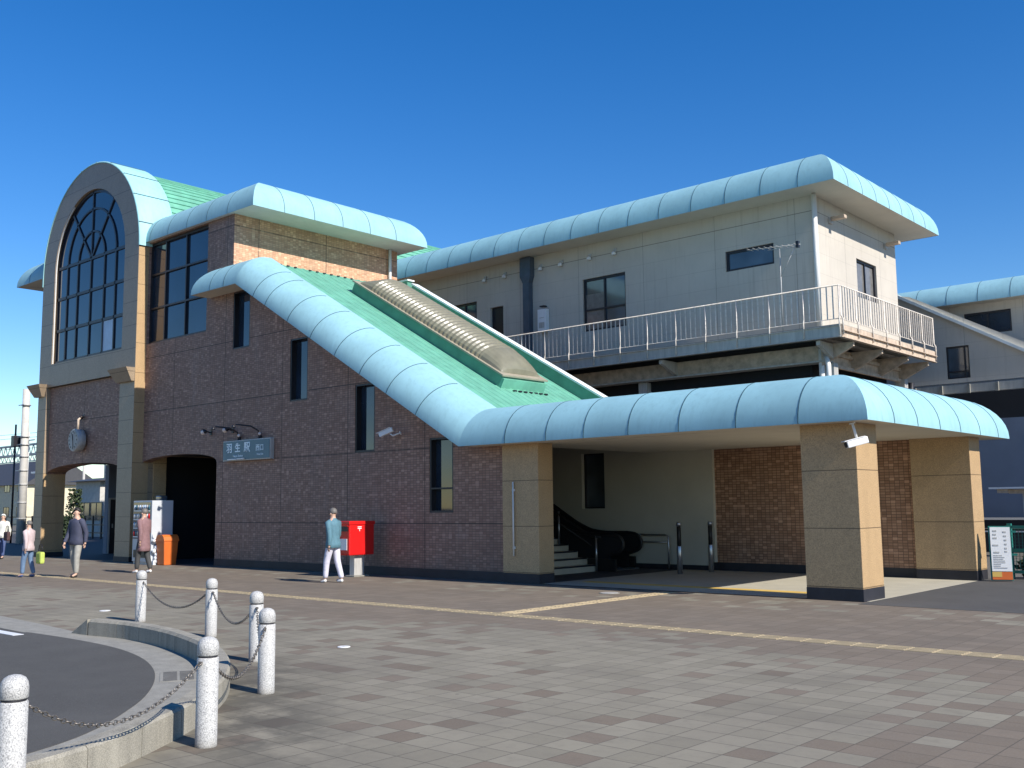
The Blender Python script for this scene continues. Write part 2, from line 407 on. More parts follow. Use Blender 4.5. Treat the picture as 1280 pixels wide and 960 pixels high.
def rebase(o):      # put a one-mesh thing's origin at its base
    me = o.data; xs = [v.co.x for v in me.vertices]; ys = [v.co.y for v in me.vertices]; z = min(v.co.z for v in me.vertices)
    c = Vector(((min(xs)+max(xs))/2, (min(ys)+max(ys))/2, z))
    me.transform(Matrix.Translation(-c)); o.location = c; return o
def struct(o): o['kind'] = 'structure'; return o
def copy_tree(o, parent=None):
    c = o.copy(); COL.objects.link(c)
    if parent is not None: c.parent = parent
    for ch in list(o.children): copy_tree(ch, c)
    return c
def plate(mb, outer, holes, d0, d1, mat, axis='Y'):
    """flat plate with holes: outline (a, z); axis Y -> a is X and the plate spans Y d0..d1, axis X -> a is Y, axis Z -> (x, y)"""
    cu = bpy.data.curves.new('tmp', 'CURVE'); cu.dimensions = '2D'; cu.fill_mode = 'BOTH'; cu.extrude = .5
    for poly in [outer]+holes:
        sp = cu.splines.new('POLY'); sp.points.add(len(poly)-1)
        for i, (a, b) in enumerate(poly): sp.points[i].co = (a, b, 0, 1)
        sp.use_cyclic_u = True
    ob = bpy.data.objects.new('tmp', cu); COL.objects.link(ob)
    dg = bpy.context.evaluated_depsgraph_get(); me = bpy.data.meshes.new_from_object(ob.evaluated_get(dg))
    vs = []
    for v in me.vertices:
        a, b, c = v.co; t = d0+(c+.5)*(d1-d0)
        vs.append((a, t, b) if axis == 'Y' else ((t, a, b) if axis == 'X' else (a, b, t)))
    mb.add(vs, [list(p.vertices) for p in me.polygons], mat)
    bpy.data.objects.remove(ob); bpy.data.curves.remove(cu); bpy.data.meshes.remove(me)
    return mb
def sweep(mb, path, prof, mat, smooth=True, inl=None):
    """profile (u inward horizontally, v upward) swept along a polyline with mitred joints; inward = left of travel"""
    P = [Vector(p) for p in path]; n = len(P); segs = []
    for i in range(n-1):
        d = (P[i+1]-P[i]).normalized(); h = Vector((-d.y, d.x, 0)).normalized(); segs.append((d, h, d.cross(h)*-1 if d.cross(h).z < 0 else d.cross(h)))
    rings = []
    for i in range(n):
        a = segs[max(i-1, 0)]; b = segs[min(i, n-2)]
        nm = (a[0]+b[0]).normalized() if i not in (0, n-1) else a[0] if i else b[0]
        s = b if i == 0 else a
        ring = []
        for (u, v) in prof:
            q = P[i]+s[1]*u+s[2]*v
            t = (P[i]-q).dot(nm)/s[0].dot(nm); ring.append(q+s[0]*t)
        rings.append(ring)
    k = len(prof); vs = [p for r in rings for p in r]
    fs = [(i*k+j, i*k+j+1, (i+1)*k+j+1, (i+1)*k+j) for i in range(n-1) for j in range(k-1)]
    for i in range(n-1):    # separate vertices per segment so mitres stay crisp
        vv = rings[i]+rings[i+1]; mb.add(vv, [(j, j+1, k+j+1, k+j) for j in range(k-1)], mat, smooth)
    return segs, rings
def qprof(rx, rz, n=10, lip=.03):
    p = [(rx*(1-math.cos(math.pi/2*i/n)), lip+(rz-lip)*math.sin(math.pi/2*i/n)) for i in range(n+1)]
    return [(0, 0)]+p
def eave(parent, path, rx, rz, seams, soff=1.0, inner=0.6, mat='teal', smat='soffit', name='roof_edge'):
    mb = MB(); pr = qprof(rx, rz); pr = pr+[(rx+inner, rz+.01)]
    segs, rings = sweep(mb, path, pr, mat)
    # raised seams
    for si, ss in seams.items():
        d, h, u = segs[si]; P0 = Vector(path[si])
        for t in ss:
            base = P0+d*t; vv = []
            out = []
            for j, (a, b) in enumerate(pr[:-1]):
                j0, j1 = max(j-1, 0), min(j+1, len(pr)-2)
                tx, tz = pr[j1][0]-pr[j0][0], pr[j1][1]-pr[j0][1]; L = math.hypot(tx, tz) or 1
                nx, nz = -tz/L, tx/L
                out.append((a+nx*.007, b+nz*.007) if j else (a-.005, b))
            w_ = .009
            for s_ in (-w_, w_):
                for (a, b) in pr[:-1]: vv.append(base+d*s_+h*a+u*b)
                for (a, b) in out: vv.append(base+d*s_+h*a+u*b)
            k = len(out); fs = []
            for j in range(k-1):
                fs += [(k+j, k+j+1, 3*k+j+1, 3*k+j), (j, j+1, k+j+1, k+j), (2*k+j, 3*k+j, 3*k+j+1, 2*k+j+1)]
            mb.add(vv, fs, 'seam')
    o = mb.build(name, parent, fix=False)
    sb = MB(); sweep(sb, path, [(soff, .012), (.006, .012), (.0, 0)], smat, False); sb.build('soffit', parent, fix=False)
    return o
def window(parent, axis, a0, a1, z0, z1, d, vm=(), hm=(), fwid=.05, depth=.08, inward=1, pane='glass', frame='frame', name='window'):
    """frame + glass; axis Y: a is X and d is the Y of the outer face, glass sits deeper (inward = +1)"""
    mb = MB(); d1 = d+depth*inward
    def bx(p, q, r, s_):
        if axis == 'Y': mb.box(p, q, d, d1, r, s_, frame)
        else: mb.box(d, d1, p, q, r, s_, frame)
    bx(a0, a0+fwid, z0, z1); bx(a1-fwid, a1, z0, z1); bx(a0+fwid, a1-fwid, z0, z0+fwid); bx(a0+fwid, a1-fwid, z1-fwid, z1)
    xs = [a0+fwid]+sorted(vm)+[a1-fwid]
    for v in vm: bx(v-fwid*.4, v+fwid*.4, z0+fwid, z1-fwid)
    for h in hm:
        for i in range(len(xs)-1):
            p = xs[i]+(fwid*.4 if i else 0); q = xs[i+1]-(fwid*.4 if i < len(xs)-2 else 0); bx(p, q, h-fwid*.4, h+fwid*.4)
    w_ = mb.build(name, parent); g = MB(); e = d+depth*.6*inward
    if axis == 'Y': g.box(a0+fwid*.5, a1-fwid*.5, e, e+.012*inward, z0+fwid*.5, z1-fwid*.5, pane)
    else: g.box(e, e+.012*inward, a0+fwid*.5, a1-fwid*.5, z0+fwid*.5, z1-fwid*.5, pane)
    g.build('pane', w_)
    return w_
def text_mesh(s, size, mat, parent, name, loc, rot, extrude=.004, weight=0.):
    cu = bpy.data.curves.new('txt', 'FONT'); cu.body = s; cu.size = size; cu.extrude = extrude; cu.align_x = 'CENTER'; cu.align_y = 'CENTER'; cu.offset = weight
    ob = bpy.data.objects.new('txt', cu); COL.objects.link(ob); dg = bpy.context.evaluated_depsgraph_get()
    me = bpy.data.meshes.new_from_object(ob.evaluated_get(dg)); bpy.data.objects.remove(ob)
    me.materials.clear(); me.materials.append(M[mat]); me.transform(Matrix.Translation(Vector(loc)) @ rot.to_4x4())
    o = bpy.data.objects.new(name, me); COL.objects.link(o); o.parent = parent; return o
RX90 = Matrix.Rotation(R(90), 3, 'X')           # text reading along +X on a wall facing -Y

# ================================================================ GROUND
g = MB(); g.box(-900, 900, -500, 1200, -.3, -.06, 'earth'); struct(g.build('ground'))
g = MB(); g.box(-75, 30, -12, 16.2, -.055, 0, 'paving'); struct(g.build('plaza_paving'))
apr = MB(); plate(apr, [(-6.75, 15.75), (30, 15.75), (30, 22.6), (-6.75, 22.6)], [], -.05, .004, 'asphalt2', 'Z'); struct(apr.build('asphalt_apron'))
g = MB(); g.box(-13.6, -6.752, 16.204, 21.9, -.05, .006, 'porch_floor'); struct(g.build('porch_floor'))
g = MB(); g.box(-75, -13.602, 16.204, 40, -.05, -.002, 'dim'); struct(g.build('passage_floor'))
g = MB(); g.box(-75, 30, 40.01, 70, -.2, -.03, 'earth'); g.box(-13.598, 30, 22.61, 40, -.2, -.03, 'earth'); struct(g.build('track_bed'))
# road bay
ASP = [(-80, 9.0), (-30, 7.1), (-20, 6.35), (-14.66, 5.99), (-13.85, 6.02), (-12.78, 6.05), (-11.59, 5.99), (-10.59, 5.78), (-9.74, 5.46), (-9.03, 5.08), (-8.36, 4.62), (-7.86, 4.18), (-7.42, 3.72), (-7.12, 3.25), (-6.9, 2.6), (-6.8, 1.8), (-6.75, .5), (-6.9, -3), (-7.4, -12)]
KO = [(-13.0, 6.52), (-12.18, 6.62), (-11.12, 6.52), (-10.14, 6.28), (-9.53, 6.07), (-8.81, 5.72), (-8.22, 5.37), (-7.68, 4.98), (-7.18, 4.52), (-6.86, 4.18), (-6.49, 3.68), (-6.13, 3.1), (-5.93, 2.6), (-5.8, 1.9), (-5.74, 1.0), (-5.75, -1), (-6.0, -12)]
def smoothline(P, n=5):
    out = []
    for i in range(len(P)-1):
        p0 = P[max(i-1, 0)]; p1 = P[i]; p2 = P[i+1]; p3 = P[min(i+2, len(P)-1)]
        for k in range(n):
            t = k/n
            out.append(tuple(.5*((2*p1[j])+(-p0[j]+p2[j])*t+(2*p0[j]-5*p1[j]+4*p2[j]-p3[j])*t*t+(-p0[j]+3*p1[j]-3*p2[j]+p3[j])*t**3) for j in (0, 1)))
    out.append(P[-1]); return out
def offset(P, d):
    out = []
    for i, p in enumerate(P):
        a = Vector(P[max(i-1, 0)]); b = Vector(P[min(i+1, len(P)-1)]); t = (b-a).normalized(); out.append((p[0]+t.y*d, p[1]-t.x*d))
    return out
KOs = smoothline(KO); KIs = offset(KOs, .17)
ASs = smoothline(ASP, 4)
g = MB(); plate(g, [(-80, -12)]+ASs, [], -.02, .008, 'asphalt', 'Z'); struct(g.build('road'))
# concrete gutter: between the asphalt edge and the kerb
L = [(-80, 9.55), (-30, 7.68), (-20, 6.95), (-16.46, 6.68), (-14.98, 6.58), (-13.33, 6.42)]+KIs[1:]
g = MB(); gut = [(a[0], a[1]) for a in ASs]
plate(g, L+gut[::-1], [], -.02, .0045, 'conc', 'Z')
struct(g.build('gutter'))
# kerb blocks along the curve
pts = KOs; cum = [0]
for i in range(1, len(pts)): cum.append(cum[-1]+math.dist(pts[i], pts[i-1]))
def at(t, P=pts):
    t = min(max(t, 0), cum[-1])
    for i in range(1, len(cum)):
        if cum[i] >= t:
            k = (t-cum[i-1])/(cum[i]-cum[i-1]); return (P[i-1][0]+(P[i][0]-P[i-1][0])*k, P[i-1][1]+(P[i][1]-P[i-1][1])*k)
kb = MB(); t = 0.; W_, Hk = .17, .205
kb.add([(-13.45, 6.43, .003), (-13.02, 6.51, .003), (-13.0, 6.35, .003), (-13.4, 6.33, .003), (-13.02, 6.51, Hk), (-13.0, 6.35, Hk)], [(0, 1, 4), (3, 5, 2), (0, 4, 5, 3), (1, 2, 5, 4)], 'kerb')
while t < cum[-1]-.1:
    t1 = min(t+.59, cum[-1]); secs = []
    for k in range(4):
        tt = t+.004+(t1-t-.008)*k/3; o_ = at(tt); i_ = at(tt, KIs); ov = Vector(o_); iv = Vector(i_); e = (iv-ov)
        c = .02
        A = ov; B = ov+e*(c/W_); C_ = ov+e*(1-c*1.5/W_); D = iv
        secs.append([(A.x, A.y, -.02), (A.x, A.y, Hk-c), (B.x, B.y, Hk), (C_.x, C_.y, Hk), (D.x, D.y, Hk-c*1.5), (D.x, D.y, -.02)])
    vs = [p for s_ in secs for p in s_]; fs = [(i*6+j, i*6+j+1, (i+1)*6+j+1, (i+1)*6+j) for i in range(3) for j in range(5)]+[tuple(range(6)), tuple(range(23, 17, -1))]
    kb.add(vs, fs, 'kerb'); t = t1
struct(kb.build('kerb'))
# painted line end on the road, drain grate
g = MB(); g.box(-22, -13.72, 5.72, 5.86, .009, .013, 'white'); o = g.build('road_marking'); struct(o)
g = MB()
c0 = Vector((-9.1, 5.37)); 
g.box(c0.x-.3, c0.x+.3, c0.y-.17, c0.y+.17, .0052, .009, 'conc')
for i in range(11):
    q = -.26+i*.052; g.box(c0.x+q-.008, c0.x+q+.008, c0.y-.14, c0.y-.012, .0092, .0105, 'frame'); g.box(c0.x+q-.008, c0.x+q+.008, c0.y+.012, c0.y+.14, .0092, .0105, 'frame')
o = g.build('drain_grate'); me = o.data; rebase(o); o.rotation_euler[2] = R(-30)
tag(o, 'rectangular slotted iron drain grate set in the concrete gutter inside the curved kerb', 'drain grate')
# tactile strips
def tact(x0, x1, y0, y1, name='tactile_strip'):
    g = MB(); L_ = .3; horiz = (x1-x0) > (y1-y0); n = int(((x1-x0) if horiz else (y1-y0))/L_)
    for i in range(n):
        a = (x0 if horiz else y0)+i*L_
        if horiz: g.box(a+.004, a+L_-.004, y0, y1, -.01, .004, 'tactile')
        else: g.box(x0, x1, a+.004, a+L_-.004, -.01, .004, 'tactile')
        for k in range(4):
            b = (k+.5)/4
            if horiz: yy = y0+(y1-y0)*b; g.box(a+.02, a+L_-.02, yy-.017, yy+.017, .004, .008, 'tactile')
            else: xx = x0+(x1-x0)*b; g.box(xx-.017, xx+.017, a+.02, a+L_-.02, .004, .008, 'tactile')
    return struct(g.build(name, fix=False))
tact(-40, 12, 11.18, 11.49); tact(-10.53, -10.22, 11.5, 16.1)
g = MB(); g.box(-13.2, -7.9, 17.0, 17.3, .006, .011, 'yellow'); struct(g.build('warning_strip'))
g = MB(); g.box(-13.59, -7.8, 16.1, 16.2, -.02, .0065, 'frame'); struct(g.build('threshold_drain'))
for i, (x, y, r) in enumerate([(-9.44, 7.67, .075), (-15.9, 8.05, .085)]):
    g = MB(); g.lathe([(r, 0), (r, .006), (r-.008, .009)], (0, 0, .001), 'white', 24); g.lathe([(.018, .0092), (.018, .011)], (0, 0, 0), 'galv', 10)
    o = g.build('survey_disc'); o.location = (x, y, 0)
    tag(o, ['small round white metal disc set in the pale paving right of the chained posts', 'small round white metal disc set in the paving behind the sloping kerb end'][i], 'ground marker')
g = MB(); g.lathe([(.19, 0), (.19, .006), (.17, .008)], (0, 0, 0), 'conc', 24); g.lathe([(.16, .0082), (.16, .012)], (0, 0, 0), 'galv', 20); o = g.build('manhole_cover'); o.location = (-11.17, 15.2, 0)
tag(o, 'small round grey manhole cover in the paving in front of the stairway porch', 'manhole cover')

# ================================================================ STATION BUILDING (tower, brick block, stairway, porch)
ST = thing('station_building', 'brick station entrance with arched glass tower, sloping green stairway roof and pale teal rounded eaves', 'station', (-20, 18, 0))
TC, TR_, TZ = -33.449, 3.4432, 10.036            # tower arch centre, radius, spring height
TL, TRt = TC-TR_, TC+TR_
def arc(cx, cz, r, a0, a1, n): return [(cx+r*math.cos(R(a0+(a1-a0)*i/n)), cz+r*math.sin(R(a0+(a1-a0)*i/n))) for i in range(n+1)]
def segarch(x0, x1, zs, rise, n=16):
    c = (x0+x1)/2; h = (x1-x0)/2
    return [(c+h*math.cos(math.pi*i/n), zs+rise*math.sin(math.pi*i/n)**.8) for i in range(n+1)]
mb = MB()
out = [(TL, 5.955)]+[(TRt, 5.955)]+arc(TC, TZ, TR_, 0, 180, 40)
hole = [(-35.971, 6.765), (-30.918, 6.765)]+arc(TC+.005, 10.076, 2.5267, 0, 180, 32)
plate(mb, out, [hole], 15.9, 16.7, 'tower_stone'); mb.build('arched_facade', ST)
mb = MB()    # piers
for x0, x1 in ((TL, -36.255), (-30.948, TRt)): mb.box(x0, x1, 15.9, 16.7, .16, 5.95, 'tower_stone')
mb.box(TRt-.02, TRt-.001, 16.7, 16.8, .16, 10.005, 'tower_stone')
build_each(mb, 'pier', ST)
mb = MB()
for x0, x1 in ((TL-.02, -36.234), (-30.968, TRt+.02)): mb.box(x0, x1, 15.88, 16.72, 0, .16, 'plinth')
build_each(mb, 'plinth', ST)
mb = MB()    # inner faces of the gate jambs in tan granite
mb.box(-36.254, -36.239, 15.92, 16.69, .165, 2.9, 'granite'); mb.box(-30.963, -30.949, 15.92, 16.69, .165, 2.9, 'granite'); mb.box(TRt-.005, TRt+.006, 15.905, 16.445, .165, 10.005, 'granite')
build_each(mb, 'jamb_cladding', ST)
mb = MB(); brk = [(-36.255, 5.944), (-36.255, 2.86)]+segarch(-36.255, -30.948, 2.86, .33)[::-1][1:-1]+[(-30.948, 2.86), (-30.948, 5.944)]
plate(mb, brk, [], 16.04, 16.7, 'brick'); mb.build('tower_brickwork', ST)
for (a, b) in ((TL-.35, -36.234), (-31.242, TRt+.002)):      # flared capitals
    mb = MB(); z0, z1 = 5.651, 6.076; y0 = 15.6
    vs = [(a+.22, 15.8, z0), (b-.02 if b > -31 else b-.18, 15.8, z0), (b-.02 if b > -31 else b-.18, 15.899, z0), (a+.22, 15.899, z0), (a, y0, z1), (b, y0, z1), (b, 15.899, z1), (a, 15.899, z1)]
    mb.add(vs, [(0, 1, 2, 3), (4, 5, 6, 7), (0, 1, 5, 4), (1, 2, 6, 5), (2, 3, 7, 6), (3, 0, 4, 7)], 'tower_stone'); build_each(mb, 'capital', ST)
# teal ring and vault
mb = MB(); ri, y0, y1 = 3.4736, 15.88, 17.15; n = 40; vs = []
for (r, y) in ((3.4452, 15.905), (3.4452, y0), (ri, y0), (ri+.03, y0+.03), (ri+.03, y1-.03), (ri, y1), (3.3419, y1)):
    vs += [(TC+r*math.cos(t), y, TZ+r*math.sin(t)) for t in [math.pi*(-.0+i*1./n) for i in range(n+1)]]
K = n+1
mb.add(vs, [(j*K+i, j*K+i+1, (j+1)*K+i+1, (j+1)*K+i) for j in range(6) for i in range(n)], 'ring', True)
mb.box(TL-.07, TL-.002, y0, y1, 9.702, TZ, 'ring'); 
for a in (13, 31, 49, 67, 85, 103, 121, 139, 157):
    t = R(a); c, s_ = math.cos(t), math.sin(t); tx, tz = -s_*.012, c*.012; vv = []
    for y in (y0+.01, y1-.01):
        for rr in (ri+.02, ri+.046):
            for sg in (-1, 1): vv.append((TC+c*rr+sg*tx, y, TZ+s_*rr+sg*tz))
    mb.add(vv, [(0, 1, 3, 2), (4, 6, 7, 5), (0, 4, 5, 1), (2, 3, 7, 6), (0, 2, 6, 4), (1, 5, 7, 3)], 'seam')
mb.build('arch_coping', ST, fix=False)
mb = MB(); n = 44; vs = []; prof = []
for i in range(n+1):
    a = math.pi*i/n
    prof.append((3.3419, a-.001)); prof.append((3.3774, a))
    prof.append((3.3774, a+.006)); prof.append((3.3419, a+.007))
for y in (17.1, 41):
    vs += [(TC+r*math.cos(a), y, TZ+.03+r*math.sin(a)) for r, a in prof]
K = len(prof); mb.add(vs, [(i, i+1, K+i+1, K+i) for i in range(K-1)], 'green'); mb.build('vault_roof', ST, fix=False)
# big arched window: frame bars + glass
mb = MB(); gy0, gy1 = 15.99, 16.07
def bar(p, q, w_=.045, y0=gy0, y1=gy1, mat='frame'):
    d = Vector((q[0]-p[0], q[1]-p[1])); nrm = Vector((-d.y, d.x)).normalized()*w_
    a = [(p[0]+nrm.x, p[1]+nrm.y), (q[0]+nrm.x, q[1]+nrm.y), (q[0]-nrm.x, q[1]-nrm.y), (p[0]-nrm.x, p[1]-nrm.y)]
    vv = [(x, y0, z) for x, z in a]+[(x, y1, z) for x, z in a]
    mb.add(vv, [(0, 1, 2, 3), (7, 6, 5, 4), (0, 4, 5, 1), (1, 5, 6, 2), (2, 6, 7, 3), (3, 7, 4, 0)], mat)
def barc(r, cz, a0, a1, n, w_=.04):
    P = arc(TC, cz, r, a0, a1, n)
    for i in range(n): bar(P[i], P[i+1], w_)
SZ = 10.208
for z in (10.208, 9.084, 7.94): bar((-35.951, z), (-30.938, z), .05)
bar((-35.951, 6.805), (-30.938, 6.805), .05)
for x in (-35.91, -30.968): bar((x, 6.785), (x, 10.076), .05)
barc(2.4811, 10.076, 0, 180, 32, .055); barc(1.7418, SZ, 0, 180, 24, .035); barc(.95, SZ, 0, 180, 18, .035)
for x in (-35.191, -34.412, -33.449, -32.487, -31.708): bar((x, 6.815), (x, SZ-.05), .035)
for a in (90, 52, 128): bar((TC, SZ), (TC+2.4507*math.cos(R(a)), SZ+2.39*math.sin(R(a))-.02), .035)
AW = mb.build('arched_window', ST, fix=False)
mb = MB(); plate(mb, [(-35.951, 6.785), (-30.948, 6.785)]+arc(TC, 10.076, 2.5014, 0, 180, 32), [], 16.03, 16.045, 'glass'); mb.build('pane', AW)
mb = MB(); mb.box(-32.457, -31.738, 16.02, 16.027, 6.866, 7.879, 'sky_blue'); mb.build('pane', AW)  # opaque pale blue panel, painted as the bright sky behind the glass
mb = MB()   # sunlit edge of the left window reveal, painted as a pale strip
P = [(-35.956, 6.785), (-35.956, 10.076)]+arc(TC+.005, 10.076, 2.5064, 180, 120, 12)
for i in range(len(P)-1):
    bar(P[i], P[i+1], .02, 15.92, 15.95, 'pipe')
mb.build('sunlit_reveal_edge', ST, fix=False)
# tower body behind the facade
mb = MB()
mb.box(TL+.02, TL+.32, 16.502, 40.5, 3.3, 9.9, 'tower_stone')
mb.box(TRt-.32, TRt-.02, 16.62, 40.5, 3.3, 9.9, 'tower_stone')
plate(mb, [(TL+.33, 3.3), (TRt-.33, 3.3), (TRt-.33, 9.9)]+arc(TC, TZ, 3.2, 2, 178, 30)[1:-1]+[(TL+.33, 9.9)], [], 40.2, 40.5, 'tower_stone')
build_each(mb, 'tower_wall', ST)
mb = MB(); mb.box(TL+.33, TRt-.33, 16.51, 40.1, 3.3, 3.5, 'dim'); mb.build('tower_floor_slab', ST)
mb = MB(); mb.box(TL+.02, TL+.3, 18.5, 27, .0, 3.29, 'navy'); build_each(mb, 'passage_wall', ST)
mb = MB(); mb.box(TL+.301, TL+.34, 18.52, 18.58, 0, 2.06, 'galv'); mb.box(TL+.301, TL+.34, 19.5, 19.56, 0, 2.06, 'galv'); mb.box(TL+.301, TL+.34, 18.58, 19.5, 2.0, 2.06, 'galv')
mb.box(TL+.301, TL+.32, 18.59, 19.49, .01, 1.99, 'frame'); mb.box(TL+.32, TL+.36, 18.66, 18.69, .95, 1.1, 'steel'); build_each(mb, 'service_door', ST)
mb = MB(); mb.box(-30.4, -29.95, 16.62, 17.05, 0, 3.29, 'granite'); mb.build('inner_pier', ST)
mb = MB(); mb.box(-30.2, -25.3, 20.5, 20.7, 0, 3.3, 'black'); mb.box(-30.45, -30.25, 17.06, 20.5, 0, 3.29, 'black'); mb.box(-26.0, -25.98, 20.46, 20.49, .9, 2.9, 'pipe')  # black wall colour paints in the darkness of the passage
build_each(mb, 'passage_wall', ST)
# front brick wall with all its openings
def slope_z(x): return 7.80-(x+24.05)*.5688       # lip line of the stairway eave
mb = MB()
a2 = segarch(-30.2, -25.79, 2.93, .32)
out = [(-25.79, .2)]+[(-14.6, .2), (-14.6, 2.9), (-15.38, 2.9), (-24.05, 7.83), (-25.15, 7.83), (-25.15, 10.16), (-29.63, 10.16), (-30.0, 3.2)]
arch_pts = a2[::-1]      # left to right
out = [(-25.79, .2), (-14.6, .2), (-14.6, 2.92), (-15.38, 2.92), (-24.05, 7.85), (-25.15, 7.85), (-25.15, 10.16), (-30.0, 10.16), (-30.0, 2.93+.32*math.sin(math.acos(max(-1, min(1, (-30.0+27.995)/2.205))))**.8)]
out += [p for p in arch_pts if p[0] > -29.98]
SL = [(-25.11, -24.27, 6.13, 7.80), (-22.35, -21.58, 4.42, 6.11), (-19.64, -18.89, 2.95, 4.64), (-16.97, -16.2, 1.46, 3.17)]
holes = [[(-29.98, 6.84), (-26.52, 6.84), (-26.52, 10.12), (-29.98, 10.12)]]
for a, b, c, d in SL[1:]: holes.append([(a, c), (b, c), (b, d), (a, d)])
holes.append([(-25.11, 6.13), (-24.27, 6.13), (-24.27, 7.80), (-25.11, 7.80)])
plate(mb, out, holes, 16.25, 16.55, 'brick'); mb.build('brick_wall', ST)
mb = MB(); mb.box(-25.79, -14.62, 16.235, 16.55, 0, .2, 'plinth'); build_each(mb, 'plinth', ST)
window(ST, 'Y', -29.98, -26.52, 6.84, 10.12, 16.33, vm=(-29.08, -27.87), hm=(9.08, 7.98), fwid=.07, depth=.1, name='grid_window')
for a, b, c, d in SL: window(ST, 'Y', a, b, c, d, 16.262, fwid=.045, depth=.27, hm=((c+.55,) if c < 2 else ()), name='slot_window')
mb = MB()
mb.box(-25.45, -25.15, 16.552, 22.4, 0, 10.16, 'brick_sunlit'); mb.box(-29.9, -25.16, 22.4, 22.6, 3.3, 10.16, 'brick_sunlit'); mb.box(-25.154, -25.146, 16.256, 16.56, 7.9, 10.16, 'brick_sunlit')
build_each(mb, 'block_side_wall', ST)
mb = MB(); mb.box(-29.6, -25.46, 16.56, 22.39, 3.3, 3.5, 'dim'); mb.box(-29.6, -25.0, 16.2, 22.8, 10.17, 10.3, 'soffit_white'); build_each(mb, 'floor_slab', ST)
mb = MB(); mb.tube([(-25.07, 22.2, 8.5), (-25.07, 22.2, 10.15)], .055, 'pipe', 10); build_each(mb, 'drainpipe', ST)
eave(ST, [(-30.0, 16.1, 10.15), (-24.0, 16.1, 10.15), (-24.0, 22.9, 10.15), (-30.0, 22.9, 10.15)], 1.0, 1.0,
     {0: [.3, 1.4, 2.5, 3.6, 4.7], 1: [1.08, 2.16, 3.24, 4.33, 5.42]}, soff=1.4, inner=1.6, smat='soffit_white')
mb = MB(); mb.box(-29.3, -25.6, 18.3, 20.6, 11.12, 11.16, 'teal'); mb.build('block_roof', ST)
# left wing eave
eave(ST, [(-36.88, 22.0, 10.15), (-39.7, 22.0, 10.15), (-39.7, 16.1, 10.15), (-36.88, 16.1, 10.15)], 1.0, 1.0, {1: [1.2, 2.4, 3.6, 4.8], 2: [1.1]}, soff=3.3, inner=2.4)
# stairway + porch eave
LZ = 2.88
eave(ST, [(-26.32, 16.3, 7.8), (-26.32, 15.6, 7.8), (-24.05, 15.6, 7.8), (-15.4, 15.6, LZ), (-6.38, 15.6, LZ), (-6.38, 23.0, LZ), (-15.4, 23.0, LZ)], .92, .86,
     {1: [1.0, 1.7], 2: [1.0, 1.65, 2.8, 3.92, 5.05, 6.15, 7.25, 8.4], 3: [1.35, 2.45, 3.4, 4.45, 5.55, 6.7, 7.85], 4: [1.1, 2.15, 3.25, 4.35, 5.5, 6.65], 5: [1.1, 2.2, 3.3]}, soff=.72, inner=.1)
TS = math.radians(29.63); cs, sn = math.cos(TS), math.sin(TS)
X0, Z0 = -15.4, 3.735                  # foot of the sloping roof
def RP(s_, y, n_): return (X0-s_*cs+n_*sn, y, Z0+s_*sn+n_*cs)     # s up the slope, n off the surface
SLen = 9.72
mb = MB(); pitchY = .26; ys = []; y = 16.5
while y < 21.5: ys += [(y, 0), (y+.17, 0), (y+.19, .018), (y+.24, .018)]; y += pitchY
ys.append((21.5, 0))
vs = [RP(-.25, y, n_) for y, n_ in ys]+[RP(SLen, y, n_) for y, n_ in ys]; K = len(ys)
mb.add(vs, [(i, i+1, K+i+1, K+i) for i in range(K-1)], 'green')
top = RP(SLen, 0, 0)
vs = [(top[0], y, top[2]+n_) for y, n_ in ys]+[(-25.14, y, top[2]+.06+n_) for y, n_ in ys]
mb.add(vs, [(i, i+1, K+i+1, K+i) for i in range(K-1)], 'green'); mb.build('stair_roof', ST, fix=False)
mb = MB()    # serrated closure pieces
for i, (y, n_) in enumerate(ys[::4][:-1]):
    mb.box(-25.14, -25.08, y+.16, y+.25, top[2]+.06, top[2]+.15, 'frame')
    if 17.6 < y < 19.5 or y < 17.4: 
        p = RP(SLen-.15, y, .04); mb.box(p[0]-.02, p[0]+.02, y+.05, y+.13, p[2]-.02, p[2]+.012, 'frame')
for k in range(7):
    y = 18.75+k*.2; p = RP(1.36, y, .02); mb.box(p[0]-.03, p[0]+.03, y, y+.1, p[2]-.02, p[2]+.02, 'frame')
build_each(mb, 'roof_closure', ST)
# porch roof + upturned parapet at the far side of the stairs
mb = MB(); mb.box(-15.3, -7.2, 16.4, 22.2, 3.68, 3.73, 'teal'); mb.build('porch_roof', ST)
mb = MB()
def pbox(s0, s1, y0, y1, n0, n1, mat):
    vs = [RP(s0, y0, n0), RP(s1, y0, n0), RP(s1, y1, n0), RP(s0, y1, n0), RP(s0, y0, n1), RP(s1, y0, n1), RP(s1, y1, n1), RP(s0, y1, n1)]
    mb.add(vs, [(0, 3, 2, 1), (4, 5, 6, 7), (0, 1, 5, 4), (1, 2, 6, 5), (2, 3, 7, 6), (3, 0, 4, 7)], mat)
pbox(.3, SLen-.55, 21.5, 21.72, -.25, .32, 'green_dark'); pbox(-.1, SLen-.5, 21.46, 21.76, .322, .37, 'white_cap')
mb.box(-25.1, -23.45, 21.5, 21.72, 7.4, 8.72, 'green_dark'); mb.box(-25.1, -23.4, 21.46, 21.76, 8.722, 8.77, 'white_cap')
mb.build('parapet', ST)
